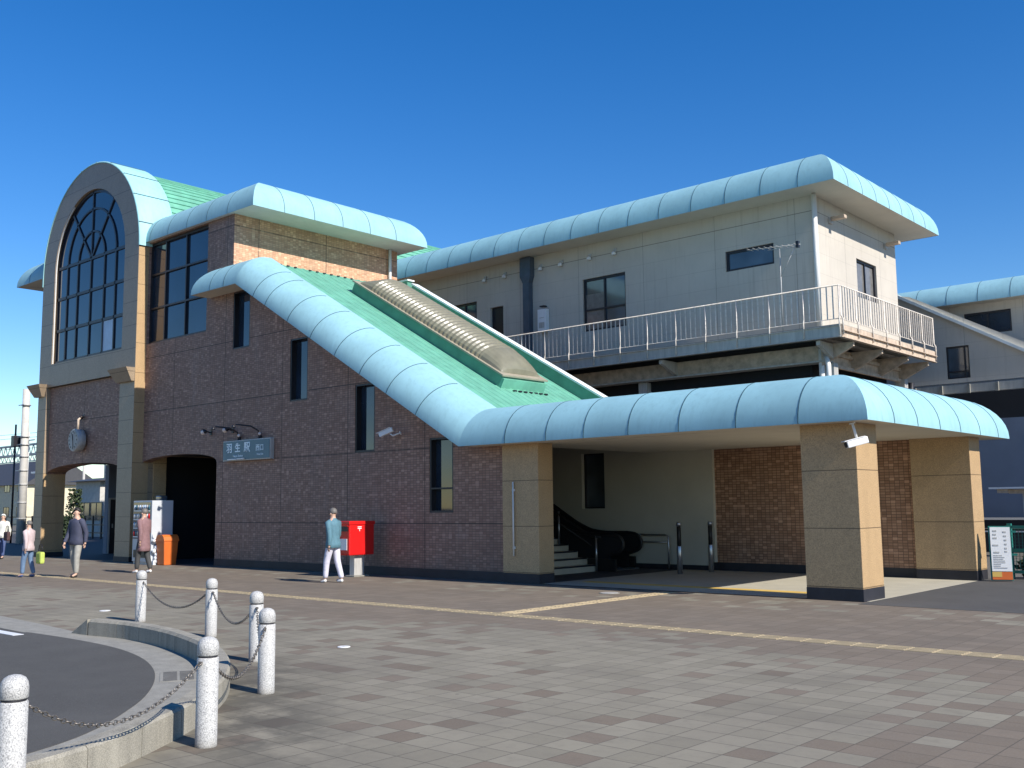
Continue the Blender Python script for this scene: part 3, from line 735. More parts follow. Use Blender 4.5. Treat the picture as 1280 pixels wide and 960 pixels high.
# skylight
mb = MB()
pbox(1.6, 8.12, 18.42, 20.05, -.05, .3, 'green_dark'); pbox(1.54, 8.17, 18.36, 20.1, .301, .34, 'dome_edge')
pbox(1.5, 1.596, 18.42, 20.05, -.03, .25, 'green')
SK = mb.build('skylight', ST)
mb = MB(); rings = []; ns = 14; nr = 150
for i in range(nr+1):
    s_ = 1.72+(7.95-1.72)*i/nr; tt = (s_-1.72)
    e = min(1, tt/.85); sc = math.sqrt(max(0.0004, 1-(1-e)**2)) if tt < .85 else 1
    rib = .022*(1 if (i % 4) < 2 else -1) if 2.55 < s_ < 7.4 else 0
    if s_ > 7.5: sc = max(.05, 1-(s_-7.5)*1.4)
    rr = .42*sc+rib*.8; hw = .75+(rib if sc == 1 else 0)
    if tt < .85: hw = .75
    rings.append([RP(s_, 19.23-hw*math.cos(math.pi*k/ns), .335+max(0.002, rr)*math.sin(math.pi*k/ns)) for k in range(ns+1)])
vs = [p for r in rings for p in r]; K = ns+1
mb.add(vs, [(i*K+k, i*K+k+1, (i+1)*K+k+1, (i+1)*K+k) for i in range(nr) for k in range(ns)], 'dome', False)
mb.build('dome_sheet', SK)
# pillars
def pillar(x0, x1, y0, y1, ztop, label=None):
    mb = MB(); mb.bbox(x0, x1, y0, y1, .2, ztop, 'granite', .008); p = mb.build('pillar', ST); 
    q = MB(); q.bbox(x0-.004, x1+.004, y0-.004, y1+.004, 0, .2, 'plinth', .006); q.build('plinth', p); return p
pillar(-14.598, -13.6, 16.12, 16.6, 2.9); pillar(-7.77, -6.8, 16.1, 16.95, 2.9); pillar(-7.95, -6.75, 21.55, 22.2, 2.9)
mb = MB(); mb.tube([(-14.27, 16.09, 2.1), (-14.27, 16.09, .55)], .018, 'pipe', 8); mb.box(-14.3, -14.24, 16.09, 16.12, 1.9, 1.95, 'pipe'); mb.box(-14.3, -14.24, 16.09, 16.12, .7, .75, 'pipe'); build_each(mb, 'drainpipe', ST)
# porch back wall, interior walls of the stairs
mb = MB(); mb.box(-12.85, -7.95, 21.7, 22.1, .2, 2.9, 'tile'); mb.build('tiled_wall', ST)
mb = MB(); mb.box(-12.85, -7.95, 21.685, 22.1, 0, .2, 'plinth'); mb.box(-25.1, -12.86, 21.585, 21.9, 0, .12, 'plinth'); build_each(mb, 'plinth', ST)
mb = MB(); hl = [[(-16.7, 1.5), (-15.95, 1.5), (-15.95, 2.95), (-16.7, 2.95)]]
plate(mb, [(-25.1, .12), (-12.85, .12), (-12.85, 3.5), (-15.4, 3.5), (-25.1, 8.9)], hl, 21.6, 21.9, 'beige')
mb.box(-12.85, -12.72, 21.6, 21.7, .2, 2.9, 'beige'); build_each(mb, 'rendered_wall', ST)
window(ST, 'Y', -16.7, -15.95, 1.5, 2.95, 21.72, fwid=.04, depth=.08, name='slot_window', pane='glass_pale')
mb = MB(); mb.add([(-14.6, 16.6, 2.895), (-6.9, 16.3, 2.895), (-6.9, 22.6, 2.895), (-14.6, 22.6, 2.895), (-14.6, 16.6, 3.6), (-6.9, 16.3, 3.6), (-6.9, 22.6, 3.6), (-14.6, 22.6, 3.6)],
    [(0, 1, 2, 3), (4, 5, 6, 7), (0, 1, 5, 4), (1, 2, 6, 5), (2, 3, 7, 6), (3, 0, 4, 7)], 'soffit')
mb.box(-13.58, -6.95, 16.3, 16.302, 2.895, 2.9, 'soffit')
mb.add([(-14.61, 16.6, 2.95), (-14.61, 21.6, 2.95), (-25, 21.6, 8.4), (-25, 16.6, 8.4)], [(0, 1, 2, 3)], 'soffit'); mb.build('porch_ceiling', ST)
mb = MB(); N = 26
for i in range(N):
    x = -15.05-i*.29; z = .158*(i+1)
    mb.box(x-.29, x, 16.56, 20.0, z-.158 if i == 0 else z-.32, z, 'porch_floor'); mb.box(x-.03, x+.008, 16.58, 19.98, z-.028, z+.004, 'frame')
mb.build('stairs', ST)
mb = MB(); mb.box(-25.1, -22.9, 16.56, 21.58, 4.0, 4.15, 'porch_floor'); mb.build('landing', ST)
ES = thing('escalator', 'black escalator with rounded rubber handrails beside the stairs at the back of the porch', 'escalator', (-14.6, 20.8, 0))
for y, dx in ((20.08, .6), (21.35, .95)):
    mb = MB(); pts = [(-13.75, .55), (-13.7, .78), (-13.85, .98), (-14.1, 1.02), (-15.2, 1.02), (-16.0, 1.35), (-24.5, 6.2)]
    sm = smoothline([(-14.1, .5), (-13.78, .62), (-13.74, .85), (-14.0, 1.0), (-14.9, 1.02), (-15.6, 1.2), (-17, 1.98), (-24.5, 6.24)], 5)
    sm = [(p[0]-dx, p[1]) for p in sm]
    mb.tube([(p[0], y, p[1]-.12) for p in sm], .045, 'rubber', 8)
    ES_r = mb.build('handrail', ES)
    mb = MB(); plate(mb, [(-24.5, 5.0), (-24.5, 6.1)]+[(p[0], p[1]-.16) for p in sm[::-1]]+[(-14.1-dx, .05), (-15.2-dx, .05)], [], y-.015, y+.015, 'black'); mb.build('balustrade', ES)
mb = MB()
for i in range(24): mb.box(-15.9-i*.36-.36, -15.9-i*.36, 20.15, 21.28, .2*i-.1 if i else .0, .2*i+.1, 'dim')
mb.box(-15.9, -14.7, 20.15, 21.28, .007, .03, 'steel'); mb.box(-15.6, -14.5, 20.0, 20.06, .007, .3, 'rubber'); mb.box(-15.9, -14.9, 21.37, 21.44, .007, .3, 'rubber'); mb.build('steps', ES)
HR = thing('stair_handrail', 'stainless steel handrail with upright posts along the right side of the stairs', 'handrail', (-15.1, 19.9, 0))
mb = MB(); mb.tube([(-14.85, 19.92, .82), (-15.15, 19.92, .84), (-23, 19.92, 5.05)], .026, 'rubber', 8); mb.tube([(-15.15, 19.92, .62), (-23, 19.92, 4.83)], .015, 'rubber', 8); mb.build('rail', HR)
for k in range(4):
    x = -15.0-k*1.15; z = max(.006, (-(x)-15.05)*.545+.0); mb = MB(); mb.tube([(x, 19.92, z), (x, 19.92, z+.84)], .025, 'steel', 10); mb.build('post', HR)
for i, (x, y, lab) in enumerate([(-12.83, 20.2, 'black-topped steel guide post in the porch beside the barrier rail'), (-12.6, 21.2, 'black-topped steel guide post in the porch beside the tiled wall')]):
    g = thing('guide_post', lab, 'guide post', (x, y, .006), 0, 'guide posts at the escalator entrance')
    mb = MB(); mb.lathe([(.06, 0), (.06, .62), (.055, .63)], (0, 0, 0), 'steel', 14); mb.build('post', g, True)
    mb = MB(); mb.lathe([(.045, .62), (.045, 1.08)], (0, 0, 0), 'rubber', 12); mb.box(-.05, .05, -.012, .012, .64, 1.09, 'rubber'); mb.build('sensor', g, True)
    mb = MB(); mb.lathe([(.058, 1.08), (.06, 1.15), (.045, 1.17)], (0, 0, 0), 'steel', 14); mb.build('cap', g, True)
g = MB(); g.tube([(-14.75, 21.45, .84), (-14.0, 21.45, .84), (-13.93, 21.45, .8), (-13.93, 21.45, .0)], .024, 'steel', 8); g.tube([(-14.75, 21.45, .66), (-13.95, 21.45, .66)], .018, 'steel', 8)
tag(rebase(g.build('barrier_rail')), 'low steel barrier rail between the escalator end and the guide posts', 'barrier')

# ================================================================ OVERBRIDGE CONCOURSE BUILDING (grey)
CB = thing('concourse_building', 'raised grey panelled concourse building with teal rounded eave and wrap-around balcony', 'station building', (-25, 30, 0))
WY, WX = 27.1, -12.35
mb = MB()
wins = [(-15.25, -13.64, 8.6, 9.23), (-20.75, -18.98, 7.42, 9.23), (-27.04, -25.74, 7.9, 9.2), (-25.05, -24.41, 6.9, 8.85)]
plate(mb, [(-48, 6.2), (WX, 6.2), (WX, 10.42), (-48, 10.42)], [[(a, c), (b, c), (b, d), (a, d)] for a, b, c, d in wins], WY, WY+.25, 'panel')
plate(mb, [(WY+.251, 6.2), (33.2, 6.2), (33.2, 10.42), (WY+.251, 10.42)], [[(29.97, 7.84), (31.5, 7.84), (31.5, 9.05), (29.97, 9.05)]], WX-.25, WX, 'panel', 'X')
mb.box(-48, WX-.26, 33.0, 33.2, 6.2, 10.42, 'panel'); mb.build('wall', CB)
mb = MB(); mb.box(-48, WX-.3, WY+.26, 32.9, 6.0, 6.19, 'dim'); mb.box(-48, WX-.02, WY+.02, 33.1, 10.425, 10.6, 'soffit'); build_each(mb, 'floor_slab', CB)
window(CB, 'Y', *wins[0], WY+.06, fwid=.07, pane='glass_pale'); window(CB, 'Y', *wins[1], WY+.06, vm=(-19.88,), hm=(8.15,), fwid=.07, pane='glass_pale')
window(CB, 'Y', *wins[2], WY+.06, vm=(-26.4,), fwid=.07, pane='glass_pale')
mb = MB(); a, b, c, d = wins[3]; mb.box(a, b, WY+.1, WY+.14, c, d, 'frame'); mb.build('door', CB)
window(CB, 'X', 29.97, 31.5, 7.84, 9.05, WX-.06, vm=(30.74,), fwid=.06, inward=-1, pane='curtain')
mb = MB()
for x0 in (-20.68,): mb.box(x0, x0+.75, WY+.10, WY+.103, 7.5, 8.7, 'curtain')
mb.build('curtain', CB)
eave(CB, [(-48, 26.1, 10.4), (-11.27, 26.1, 10.4), (-11.27, 34.3, 10.4), (-48, 34.3, 10.4)], 1.05, 1.1,
     {0: [36.73-1.06-1.16*k for k in range(30)], 1: [.95, 1.95, 2.95, 3.95, 4.95, 5.95, 6.95]}, soff=1.3, inner=2.9)
mb = MB(); mb.tube([(-12.27, 26.98, 6.3), (-12.27, 26.98, 10.38)], .075, 'pipe', 12); mb.tube([(-12.27, 26.98, 4.0), (-12.27, 26.98, 6.0)], .075, 'pipe', 12); build_each(mb, 'drainpipe', CB)
mb = MB(); mb.box(-23.38, -22.9, 26.85, WY-.002, 9.7, 10.38, 'duct')
mb.add([(-23.38, 26.85, 9.7), (-22.9, 26.85, 9.7), (-22.9, 27.09, 9.7), (-23.38, 27.09, 9.7), (-23.27, 26.88, 9.45), (-22.99, 26.88, 9.45), (-22.99, 27.09, 9.45), (-23.27, 27.09, 9.45)], [(0, 1, 5, 4), (1, 2, 6, 5), (3, 0, 4, 7)], 'duct')
mb.box(-23.27, -22.99, 26.88, WY-.002, 6.4, 9.45, 'duct'); mb.build('duct', CB)
# balcony slab, edge beams, railing
mb = MB(); mb.box(-48, -11.24, 26.0, WY-.002, 6.28, 6.36, 'conc'); mb.box(WX+.002, -11.24, WY, 33.1, 6.28, 6.36, 'conc'); build_each(mb, 'balcony_deck', CB)
mb = MB(); mb.box(-48, -11.24, 25.99, 26.02, 6.0, 6.34, 'beam'); mb.box(-48, -11.24, 25.94, 26.08, 6.0, 6.015, 'beam'); mb.box(-48, -11.24, 25.94, 25.988, 6.31, 6.325, 'beam')
mb.box(-11.25, -11.22, 26.03, 33.1, 6.0, 6.34, 'beam_rust'); mb.box(-11.30, -11.17, 26.09, 33.1, 5.985, 6.0, 'beam_rust'); mb.box(-11.22, -11.15, 26.03, 33.1, 6.17, 6.19, 'beam_rust')
build_each(mb, 'edge_beam', CB)
mb = MB()
mb.box(-48, WX+.3, 26.95, 27.15, 5.55, 5.98, 'beam_rust'); mb.box(-48, WX+.3, 26.85, 27.25, 5.50, 5.548, 'beam'); mb.box(-48, WX+.3, 27.2, 27.26, 4.9, 5.1, 'dim')
mb.box(WX-.1, WX+.12, 27.3, 33.0, 5.5, 5.98, 'beam_rust')
for z in (5.75, 5.4, 5.1): mb.box(WX+.121, WX+.2, 27.4, 32.9, z, z+.1, 'beam_rust')
build_each(mb, 'floor_beam', CB)
for y in (26.9, 28.9, 30.9, 32.6):     # cantilever brackets under the side balcony
    mb = MB(); mb.add([(WX+.12, y, 5.4), (WX+.12, y+.1, 5.4), (-11.3, y, 5.86), (-11.3, y+.1, 5.86), (WX+.12, y, 5.98), (WX+.12, y+.1, 5.98), (-11.3, y, 5.98), (-11.3, y+.1, 5.98)],
        [(0, 2, 6, 4), (1, 3, 7, 5), (0, 1, 3, 2), (4, 5, 7, 6), (2, 3, 7, 6), (0, 1, 5, 4)], 'beam_rust'); mb.build('bracket', CB)
for k in range(7):                     # brackets under the front balcony
    x = -12.0-k*5.1; mb = MB(); mb.add([(x, 26.95, 5.56), (x+.12, 26.95, 5.56), (x, 26.1, 5.86), (x+.12, 26.1, 5.86), (x, 26.95, 5.98), (x+.12, 26.95, 5.98), (x, 26.1, 5.98), (x+.12, 26.1, 5.98)],
        [(0, 2, 6, 4), (1, 3, 7, 5), (0, 1, 3, 2), (4, 5, 7, 6), (2, 3, 7, 6), (0, 1, 5, 4)], 'beam'); mb.build('bracket', CB)
for (x, y) in ((-12.15, 27.3), (-18.45, 27.3), (-24.8, 27.3), (-31, 27.3), (-12.2, 32.7), (-18.45, 32.7), (-24.8, 32.7), (-38, 32.7)):
    mb = MB(); mb.bbox(x-.16, x+.16, y-.14, y+.14, -.05, 5.49, 'galv', .01); mb.build('column', CB)
mb = MB(); mb.tube([(-11.9, 26.6, 4.4), (-11.9, 26.6, 5.35), (-12.1, 26.9, 5.7)], .07, 'pipe', 10); mb.tube([(-12.3, 33.2, 3.0), (-12.0, 33.0, 5.4)], .1, 'frame', 10); build_each(mb, 'drainpipe', CB)
mb = MB(); mb.box(-48, WX-.4, 27.4, 32.9, 5.2, 5.99, 'black'); mb.box(-48, -12.6, 33.3, 33.5, -.1, 5.4, 'black'); build_each(mb, 'shade_backdrop', CB)  # black slab and backdrop paint in the deep shade below the concourse
posts = [-11.25-1.03*k for k in range(33)]
mb = MB()
mb.tube([(-45, 26.0, 7.42), (-11.24, 26.0, 7.42), (-11.24, 33.1, 7.42)], .022, 'rail', 8); mb.tube([(-45, 26.0, 6.5), (-11.24, 26.0, 6.5), (-11.24, 33.1, 6.5)], .013, 'rail', 6)
for i in range(len(posts)-1):
    for k in range(1, 6): x = posts[i]-k*1.03/6; mb.box(x-.014, x+.014, 25.988, 26.012, 6.5, 7.41, 'rail')
ysd = [26.06+1.005*k for k in range(8)]
for i in range(7):
    for k in range(1, 6): y = ysd[i]+k*1.005/6; mb.box(-11.254, -11.228, y-.014, y+.014, 6.5, 7.41, 'rail')
RL = mb.build('railing', CB, fix=False)
for x in posts[:31]:
    mb = MB(); mb.tube([(x, 25.965, 6.06), (x, 25.965, 6.5), (x, 26.0, 6.6), (x, 26.0, 7.42)], .02, 'rail', 6); mb.build('post', RL)
for y in ysd:
    mb = MB(); mb.tube([(-11.19, y, 6.06), (-11.19, y, 6.5), (-11.24, y, 6.6), (-11.24, y, 7.42)], .02, 'rail', 6); mb.build('post', RL)
# small fixtures on the grey wall
first = None
for i, x in enumerate([-25.28, -24.28, -22.56, -21.65, -20.4, -19.36]):
    if first is None:
        first = thing('wall_lamp', '', 'wall lamp', (x, WY, 9.98)); a = MB(); a.bbox(-.07, .07, -.05, -.002, -.03, .09, 'galv', .008); a.build('base', first, True)
        b = MB(); b.lathe([(.02, -.04), (.075, -.09), (.08, -.15), (.05, -.17)], (0, -.09, .03), 'white', 14); b.tube([(0, -.05, .04), (0, -.09, .02)], .015, 'galv', 6); b.build('shade', first, True); o = first
    else: o = copy_tree(first)
    o.location = (x, WY, 9.98); o['group'] = 'small lamps in a row on the grey concourse wall'
    o['label'] = ['first small pale lamp from the left in the row high on the grey concourse wall', 'small pale wall lamp just left of the blue-grey duct', 'small pale wall lamp just right of the blue-grey duct', 'second small pale wall lamp right of the blue-grey duct', 'small pale wall lamp above the left edge of the balcony window', 'small pale wall lamp above the right edge of the balcony window, last of the row'][i]
for i, (y, z) in enumerate(((28.15, 9.9), (32.3, 9.9))):
    g = thing('flood_lamp', ['boxy lamp sticking out of the sunlit end wall, near the roof corner', 'boxy lamp sticking out of the sunlit end wall, above right of the end window'][i], 'lamp', (WX, y, z), 0, 'boxy lamps on the end wall')
    a = MB(); a.box(.002, .08, -.1, .1, -.14, .02, 'galv'); a.build('bracket', g, True); a = MB(); a.bbox(.08, .5, -.09, .09, -.06, .04, 'beam_rust', .01); a.build('housing', g, True)
g = MB(); g.bbox(-22.62, -22.24, 26.9, 27.09, 7.62, 8.42, 'white', .015); g.box(-22.55, -22.31, 26.89, 26.899, 7.75, 7.95, 'galv'); g.box(-22.5, -22.3, 26.88, 27.05, 8.5, 8.54, 'frame'); g.box(-22.53, -22.33, 26.895, 26.899, 8.1, 8.12, 'galv')
tag(rebase(g.build('control_box')), 'white control cabinet on the grey wall right of the blue-grey duct', 'cabinet')
AN = thing('tv_antenna', 'thin television aerial on a mast fixed to the balcony railing by the narrow window', 'antenna', (-12.93, 26.05, 6.37))
mb = MB(); mb.tube([(-12.93, 26.05, 6.37), (-12.93, 26.05, 8.72)], .016, 'galv', 8); mb.tube([(-12.93, 26.05, 7.9), (-12.45, 26.05, 8.72)], .01, 'galv', 6); mb.build('mast', AN)
mb = MB(); mb.tube([(-13.95, 26.05, 8.86), (-12.3, 26.05, 8.74)], .012, 'galv', 6); mb.tube([(-13.3, 26.05, 8.74), (-12.55, 26.05, 8.7)], .008, 'galv', 6)
for k in range(9): x = -13.85+k*.18; mb.tube([(x, 25.85, 8.85-.0727*k*.18), (x, 26.25, 8.85-.0727*k*.18)], .005, 'galv', 5)
mb.box(-12.42, -12.34, 26.0, 26.1, 8.66, 8.84, 'frame'); mb.build('boom', AN)

# ================================================================ FAR PLATFORM BUILDING (right)
FB = thing('platform_building', 'far grey building with a sloping stair wing behind the balcony at the right edge', 'station building', (-8, 40, 0))
mb = MB()
plate(mb, [(-13.6, 5.6), (4, 5.6), (4, -1.4+5.6+.0), (4, 5.6), (4, 5.7), (-7.4, 5.7), (-12.97, 8.8), (-13.6, 8.95)], [[(-11.84, 5.75), (-11.08, 5.75), (-11.08, 6.87), (-11.84, 6.87)]], 36, 36.2, 'panel')
mb.build('stair_wall', FB)
mb = MB(); d = .586
mb.add([(-13.7, 35.85, 9.0), (-6.9, 35.85, 5.0), (-6.9, 38.5, 5.0), (-13.7, 38.5, 9.0), (-13.7, 35.85, 9.12), (-6.9, 35.85, 5.12), (-6.9, 38.5, 5.12), (-13.7, 38.5, 9.12)], [(0, 1, 2, 3), (4, 5, 6, 7), (0, 1, 5, 4), (1, 2, 6, 5), (2, 3, 7, 6), (3, 0, 4, 7)], 'white_cap')
mb.build('stair_roof', FB)
window(FB, 'Y', -11.84, -11.08, 5.75, 6.87, 36.04, vm=(-11.25,), hm=(6.0,), fwid=.05, pane='glass_pale')
mb = MB(); mb.box(-24, 6, 35.7, 36.5, 5.22, 5.5, 'beam'); mb.box(-24, 6, 35.5, 35.69, 5.1, 5.18, 'conc'); mb.box(-24, 6, 36.0, 36.4, 4.75, 4.95, 'dim'); build_each(mb, 'deck_beam', FB)
mb = MB(); 
for k in range(16): x = -13.8+k*.9; mb.box(x, x+.09, 35.62, 35.698, 5.2, 5.5, 'conc')
build_each(mb, 'deck_stud', FB)
mb = MB(); plate(mb, [(-14.4, 5.5), (8, 5.5), (8, 9.1), (-14.4, 9.1)], [[(-12.6, 7.9), (-10.9, 7.9), (-10.9, 8.75), (-12.6, 8.75)]], 40.6, 40.8, 'panel'); mb.box(-24, 8, 41, 48, 5.3, 5.5, 'dim'); mb.box(-24, -14.41, 40.6, 40.8, 5.5, 8.9, 'panel'); mb.build('wall', FB)
window(FB, 'Y', -12.6, -10.9, 7.9, 8.75, 40.66, vm=(-11.75,), fwid=.07)
eave(FB, [(-16.5, 48, 9.06), (-16.5, 39.9, 9.06), (8, 39.9, 9.06), (8, 48, 9.06)][1:], .9, .9, {0: [1.2, 2.35, 3.5, 4.65, 5.8, 6.95, 8.1, 9.25]}, soff=1.0, inner=2)
mb = MB(); mb.box(-30, 6, 34.6, 34.8, 1.05, 4.2, 'navy'); mb.box(-30, 6, 34.75, 34.9, 4.21, 5.1, 'black'); build_each(mb, 'lower_wall', FB)
mb = MB(); mb.box(-14.2, 6, 34.3, 34.55, .72, .98, 'black'); mb.box(-14.2, 6, 34.25, 34.29, .60, .64, 'pipe'); mb.box(-14.2, 6, 34.5, 34.6, -.1, .7, 'dim'); build_each(mb, 'platform_edge', FB)
mb = MB()
for k in range(7): x = -13.4+k*2.4; mb.box(x, x+.02, 34.585, 34.599, 1.06, 4.2, 'black')
build_each(mb, 'panel_joint', FB)
g = MB(); g.box(-9.4, -6.5, 31.5, 32.4, 1.92, 1.97, 'white'); g.box(-9.2, -8.9, 31.6, 32.3, 1.8, 1.91, 'beam_rust'); g.box(-8.6, -8.5, 31.9, 32.0, -.1, 1.79, 'galv'); g.box(-8.9, -7.5, 31.7, 32.2, 1.78, 1.9, 'beam_rust'); g.box(-6.8, -6.7, 31.9, 32.0, -.1, 1.91, 'galv')
tag(rebase(g.build('small_awning')), 'small flat white awning in front of the dark blue-grey wall at the right edge', 'awning')
# green fence and signboard beside the porch
GF = thing('green_fence', 'dark green metal fence behind the leaning signboard at the right', 'fence', (-4, 22.4, 0))
for k in range(6):
    x = -6.35+k*.72; mb = MB(); mb.box(x-.04, x+.04, 22.42, 22.5, -.05, 1.12, 'dgreen'); mb.build('post', GF)
mb = MB()
for z in (.12, .55, 1.02): mb.box(-6.4, -2.2, 22.38, 22.42, z, z+.06, 'dgreen')
mb.build('rail', GF)
mb = MB()
for k in range(60): x = -6.38+k*.07; mb.box(x-.004, x+.004, 22.395, 22.405, .15, 1.05, 'dgreen')
for k in range(14): z = .16+k*.065; mb.box(-6.38, -2.2, 22.394, 22.40, z, z+.005, 'dgreen')
mb.build('mesh_panel', GF, fix=False)
SB = thing('signboard', 'white portrait signboard with green side edge and orange foot leaning beside the far pillar', 'signboard', (-6.3, 21.6, 0.004), R(16))
mb = MB(); lean = .13
def lb(x0, x1, z0, z1, y0, y1, mat):
    vs = [(x0, y0+lean*z0, z0), (x1, y0+lean*z0, z0), (x1, y1+lean*z0, z0), (x0, y1+lean*z0, z0), (x0, y0+lean*z1, z1), (x1, y0+lean*z1, z1), (x1, y1+lean*z1, z1), (x0, y1+lean*z1, z1)]
    mb.add(vs, [(0, 1, 2, 3), (4, 5, 6, 7), (0, 1, 5, 4), (1, 2, 6, 5), (2, 3, 7, 6), (3, 0, 4, 7)], mat)
lb(-.2, .2, .02, 1.08, .0, .07, 'dgreen'); mb.build('frame', SB, True)
mb = MB(); lb(-.17, .19, .2, 1.06, -.012, -.002, 'white'); mb.build('poster', SB, True)
mb = MB(); lb(-.17, .19, .04, .19, -.013, -.002, 'orange'); lb(-.17, 0.0, .09, .19, -.017, -.014, 'yellow'); mb.build('poster_foot', SB, True)
mb = MB(); random.seed(3)
for (x0, x1, zz) in [(-.12, -.05, 1.0), (-.12, -.06, .93), (-.12, -.05, .86), (-.13, -.03, .72), (-.12, -.02, .58), (.06, .12, .98), (.07, .12, .9), (.08, .12, .82), (.08, .12, .74), (.08, .12, .66), (.08, .12, .6)]:
    lb(x0, x1, zz-.028, zz, -.018, -.013, 'galv')
for k in range(8):
    lb(-.13, -.13+random.uniform(.12, .26), .5-k*.034, .5-k*.034+.012, -.018, -.013, 'galv')
mb.build('lettering', SB, True)
mb = MB(); mb.box(-.08, .3, .16, .2, .95, .99, 'dgreen'); mb.box(-.0, .3, .16, .2, .5, .54, 'dgreen'); mb.build('stay', SB, True)

# ================================================================ THINGS ON THE BRICK FACADE
WC = thing('wall_clock', 'round blue-faced clock hanging from a bracket on the tower brickwork above the arch', 'clock', (-33.62, 16.04, 3.95))
mb = MB(); c = (-33.62, 15.7, 3.95)
mb.lathe([(.36, -.0), (.38, .02), (.38, .26), (.34, .28)], (c[0], c[1], c[2]), 'galv', 28, ax='Y'); mb.build('case', WC)
mb = MB(); mb.lathe([(.33, -.012), (.33, -.004)], c, 'beam', 28, ax='Y'); mb.build('face', WC)
mb = MB()
for k in range(12):
    a = R(30*k); x, z = c[0]+.27*math.sin(a), c[2]+.27*math.cos(a); mb.box(x-.015, x+.015, c[1]-.02, c[1]-.013, z-.03, z+.03, 'frame')
build_each(mb, 'hour_marks', WC)
mb = MB(); mb.tube([(c[0], c[1]-.025, c[2]), (c[0]-.05, c[1]-.025, c[2]+.2)], .012, 'frame', 6); mb.tube([(c[0], c[1]-.025, c[2]), (c[0]+.05, c[1]-.025, c[2]-.25)], .009, 'frame', 6); mb.build('hands', WC)
mb = MB(); mb.tube([(c[0], 16.04, 4.8), (c[0], 15.85, 4.65), (c[0], 15.84, 4.32)], .04, 'beam_rust', 8); mb.sphere((c[0], 15.95, 4.73), .07, 'frame_brown', 8); mb.build('bracket', WC)
SG = thing('station_sign', 'blue station name sign with pale lettering on the brick wall right of the dark arch', 'sign', (-24.13, 16.25, 2.93))
mb = MB(); mb.bbox(-25.27, -23.0, 16.12, 16.245, 2.93, 3.50, 'galv', .008); mb.build('frame', SG)
mb = MB(); mb.box(-25.24, -23.03, 16.108, 16.118, 2.96, 3.47, 'signblue'); mb.build('board', SG)
sgl = wloc(SG)
def st(s_, size, x, z, wgt=.006): text_mesh(s_, size, 'signtext', SG, 'lettering', Vector((x, 16.103, z))-sgl, RX90, .003, wgt)
st('羽', .29, -24.93, 3.27); st('生', .27, -24.52, 3.27); st('駅', .30, -24.07, 3.27); st('西口', .19, -23.47, 3.24, .002)
st('Hanyu Station', .085, -24.5, 3.06, .001); st('West Exit', .075, -23.45, 3.07, .001)
mb = MB(); mb.box(-24.98, -24.56, 16.07, 16.107, 2.955, 2.985, 'white'); mb.box(-24.52, -24.18, 16.07, 16.107, 2.96, 2.99, 'white'); build_each(mb, 'light_tube', SG)
for i, (x, lab) in enumerate([(-24.62, 'left gooseneck sign lamp arching above the blue station sign'), (-23.62, 'right gooseneck sign lamp arching above the blue station sign')]):
    g = thing('sign_lamp', lab, 'sign lamp', (x, 16.25, 3.5), 0, 'gooseneck lamps over the sign')
    mb = MB(); mb.tube([(0, -.003, .0), (0, -.06, .02), (0, -.1, .22), (-.08, -.3, .34), (-.3, -.62, .38)], .022, 'frame', 8); mb.sphere((0, -.04, .06), .06, 'frame', 8, (.8, .6, 1.2)); mb.build('arm', g, True)
    mb = MB(); mb.lathe([(.025, .0), (.05, -.05), (.06, -.09)], (-.34, -.66, .38), 'frame', 10); mb.build('shade', g, True)
    mb = MB(); mb.sphere((.07, -.1, .13), .045, 'lamp_glass', 8); mb.build('bulb', g, True)
for i, (x, z, lab) in enumerate([(-26.1, 3.80, 'small spotlight on the brick wall left of the sign, above the dark arch'), (-24.98, 3.80, 'small spotlight with clear lens on the brick wall just above the sign')]):
    g = thing('spotlight', lab, 'spotlight', (x, 16.25, z), 0, 'small spotlights on the brick wall')
    mb = MB(); mb.box(-.05, .05, -.03, -.002, -.07, .07, 'frame'); mb.tube([(0, -.03, 0), (0, -.2, .04)], .018, 'frame', 6); mb.build('arm', g, True)
    mb = MB(); mb.lathe([(.035, .1), (.06, .02), (.085, -.04)], (.03, -.25, .02), 'frame', 12, ax='X'); mb.build('housing', g, True)
    mb = MB(); mb.sphere((.0, -.27, -.0), .075, 'lamp_glass', 10); mb.build('lens', g, True)
def cctv(loc, lab, wall, ang):
    g = thing('security_camera', lab, 'security camera', loc, R(ang))
    mb = MB(); mb.bbox(-.2, .16, -.06, .06, -.055, .055, 'white', .015); mb.box(-.24, .12, -.07, .07, .056, .068, 'white'); mb.build('housing', g, True)
    mb = MB(); mb.lathe([(.045, -.012), (.045, .0)], (-.202, 0, 0), 'frame', 14, ax='X'); mb.build('lens', g, True)
    mb = MB()
    if wall: mb.tube([(.05, 0, -.06), (.1, -.0, -.14), (.28, .06, -.14)], .02, 'white', 8); mb.lathe([(.05, 0), (.05, .02)], (.27, .06, -.14), 'white', 12, ax='X')
    else: mb.tube([(0, 0, .06), (0, 0, .30)], .022, 'pipe', 8); mb.lathe([(.05, .30), (.05, .318)], (0, 0, 0), 'pipe', 12)
    mb.build('mount', g, True); g.rotation_euler = (0, R(-22), R(ang)); return g
c1 = cctv((-18.1, 15.95, 3.36), 'white security camera on the dark brick wall beside the third slot window', True, 30)
c2 = cctv((-6.66, 15.84, 2.55), 'white security camera hanging from the porch ceiling at the front corner pillar', False, 40); c2.rotation_euler = (0, R(-14), R(48))
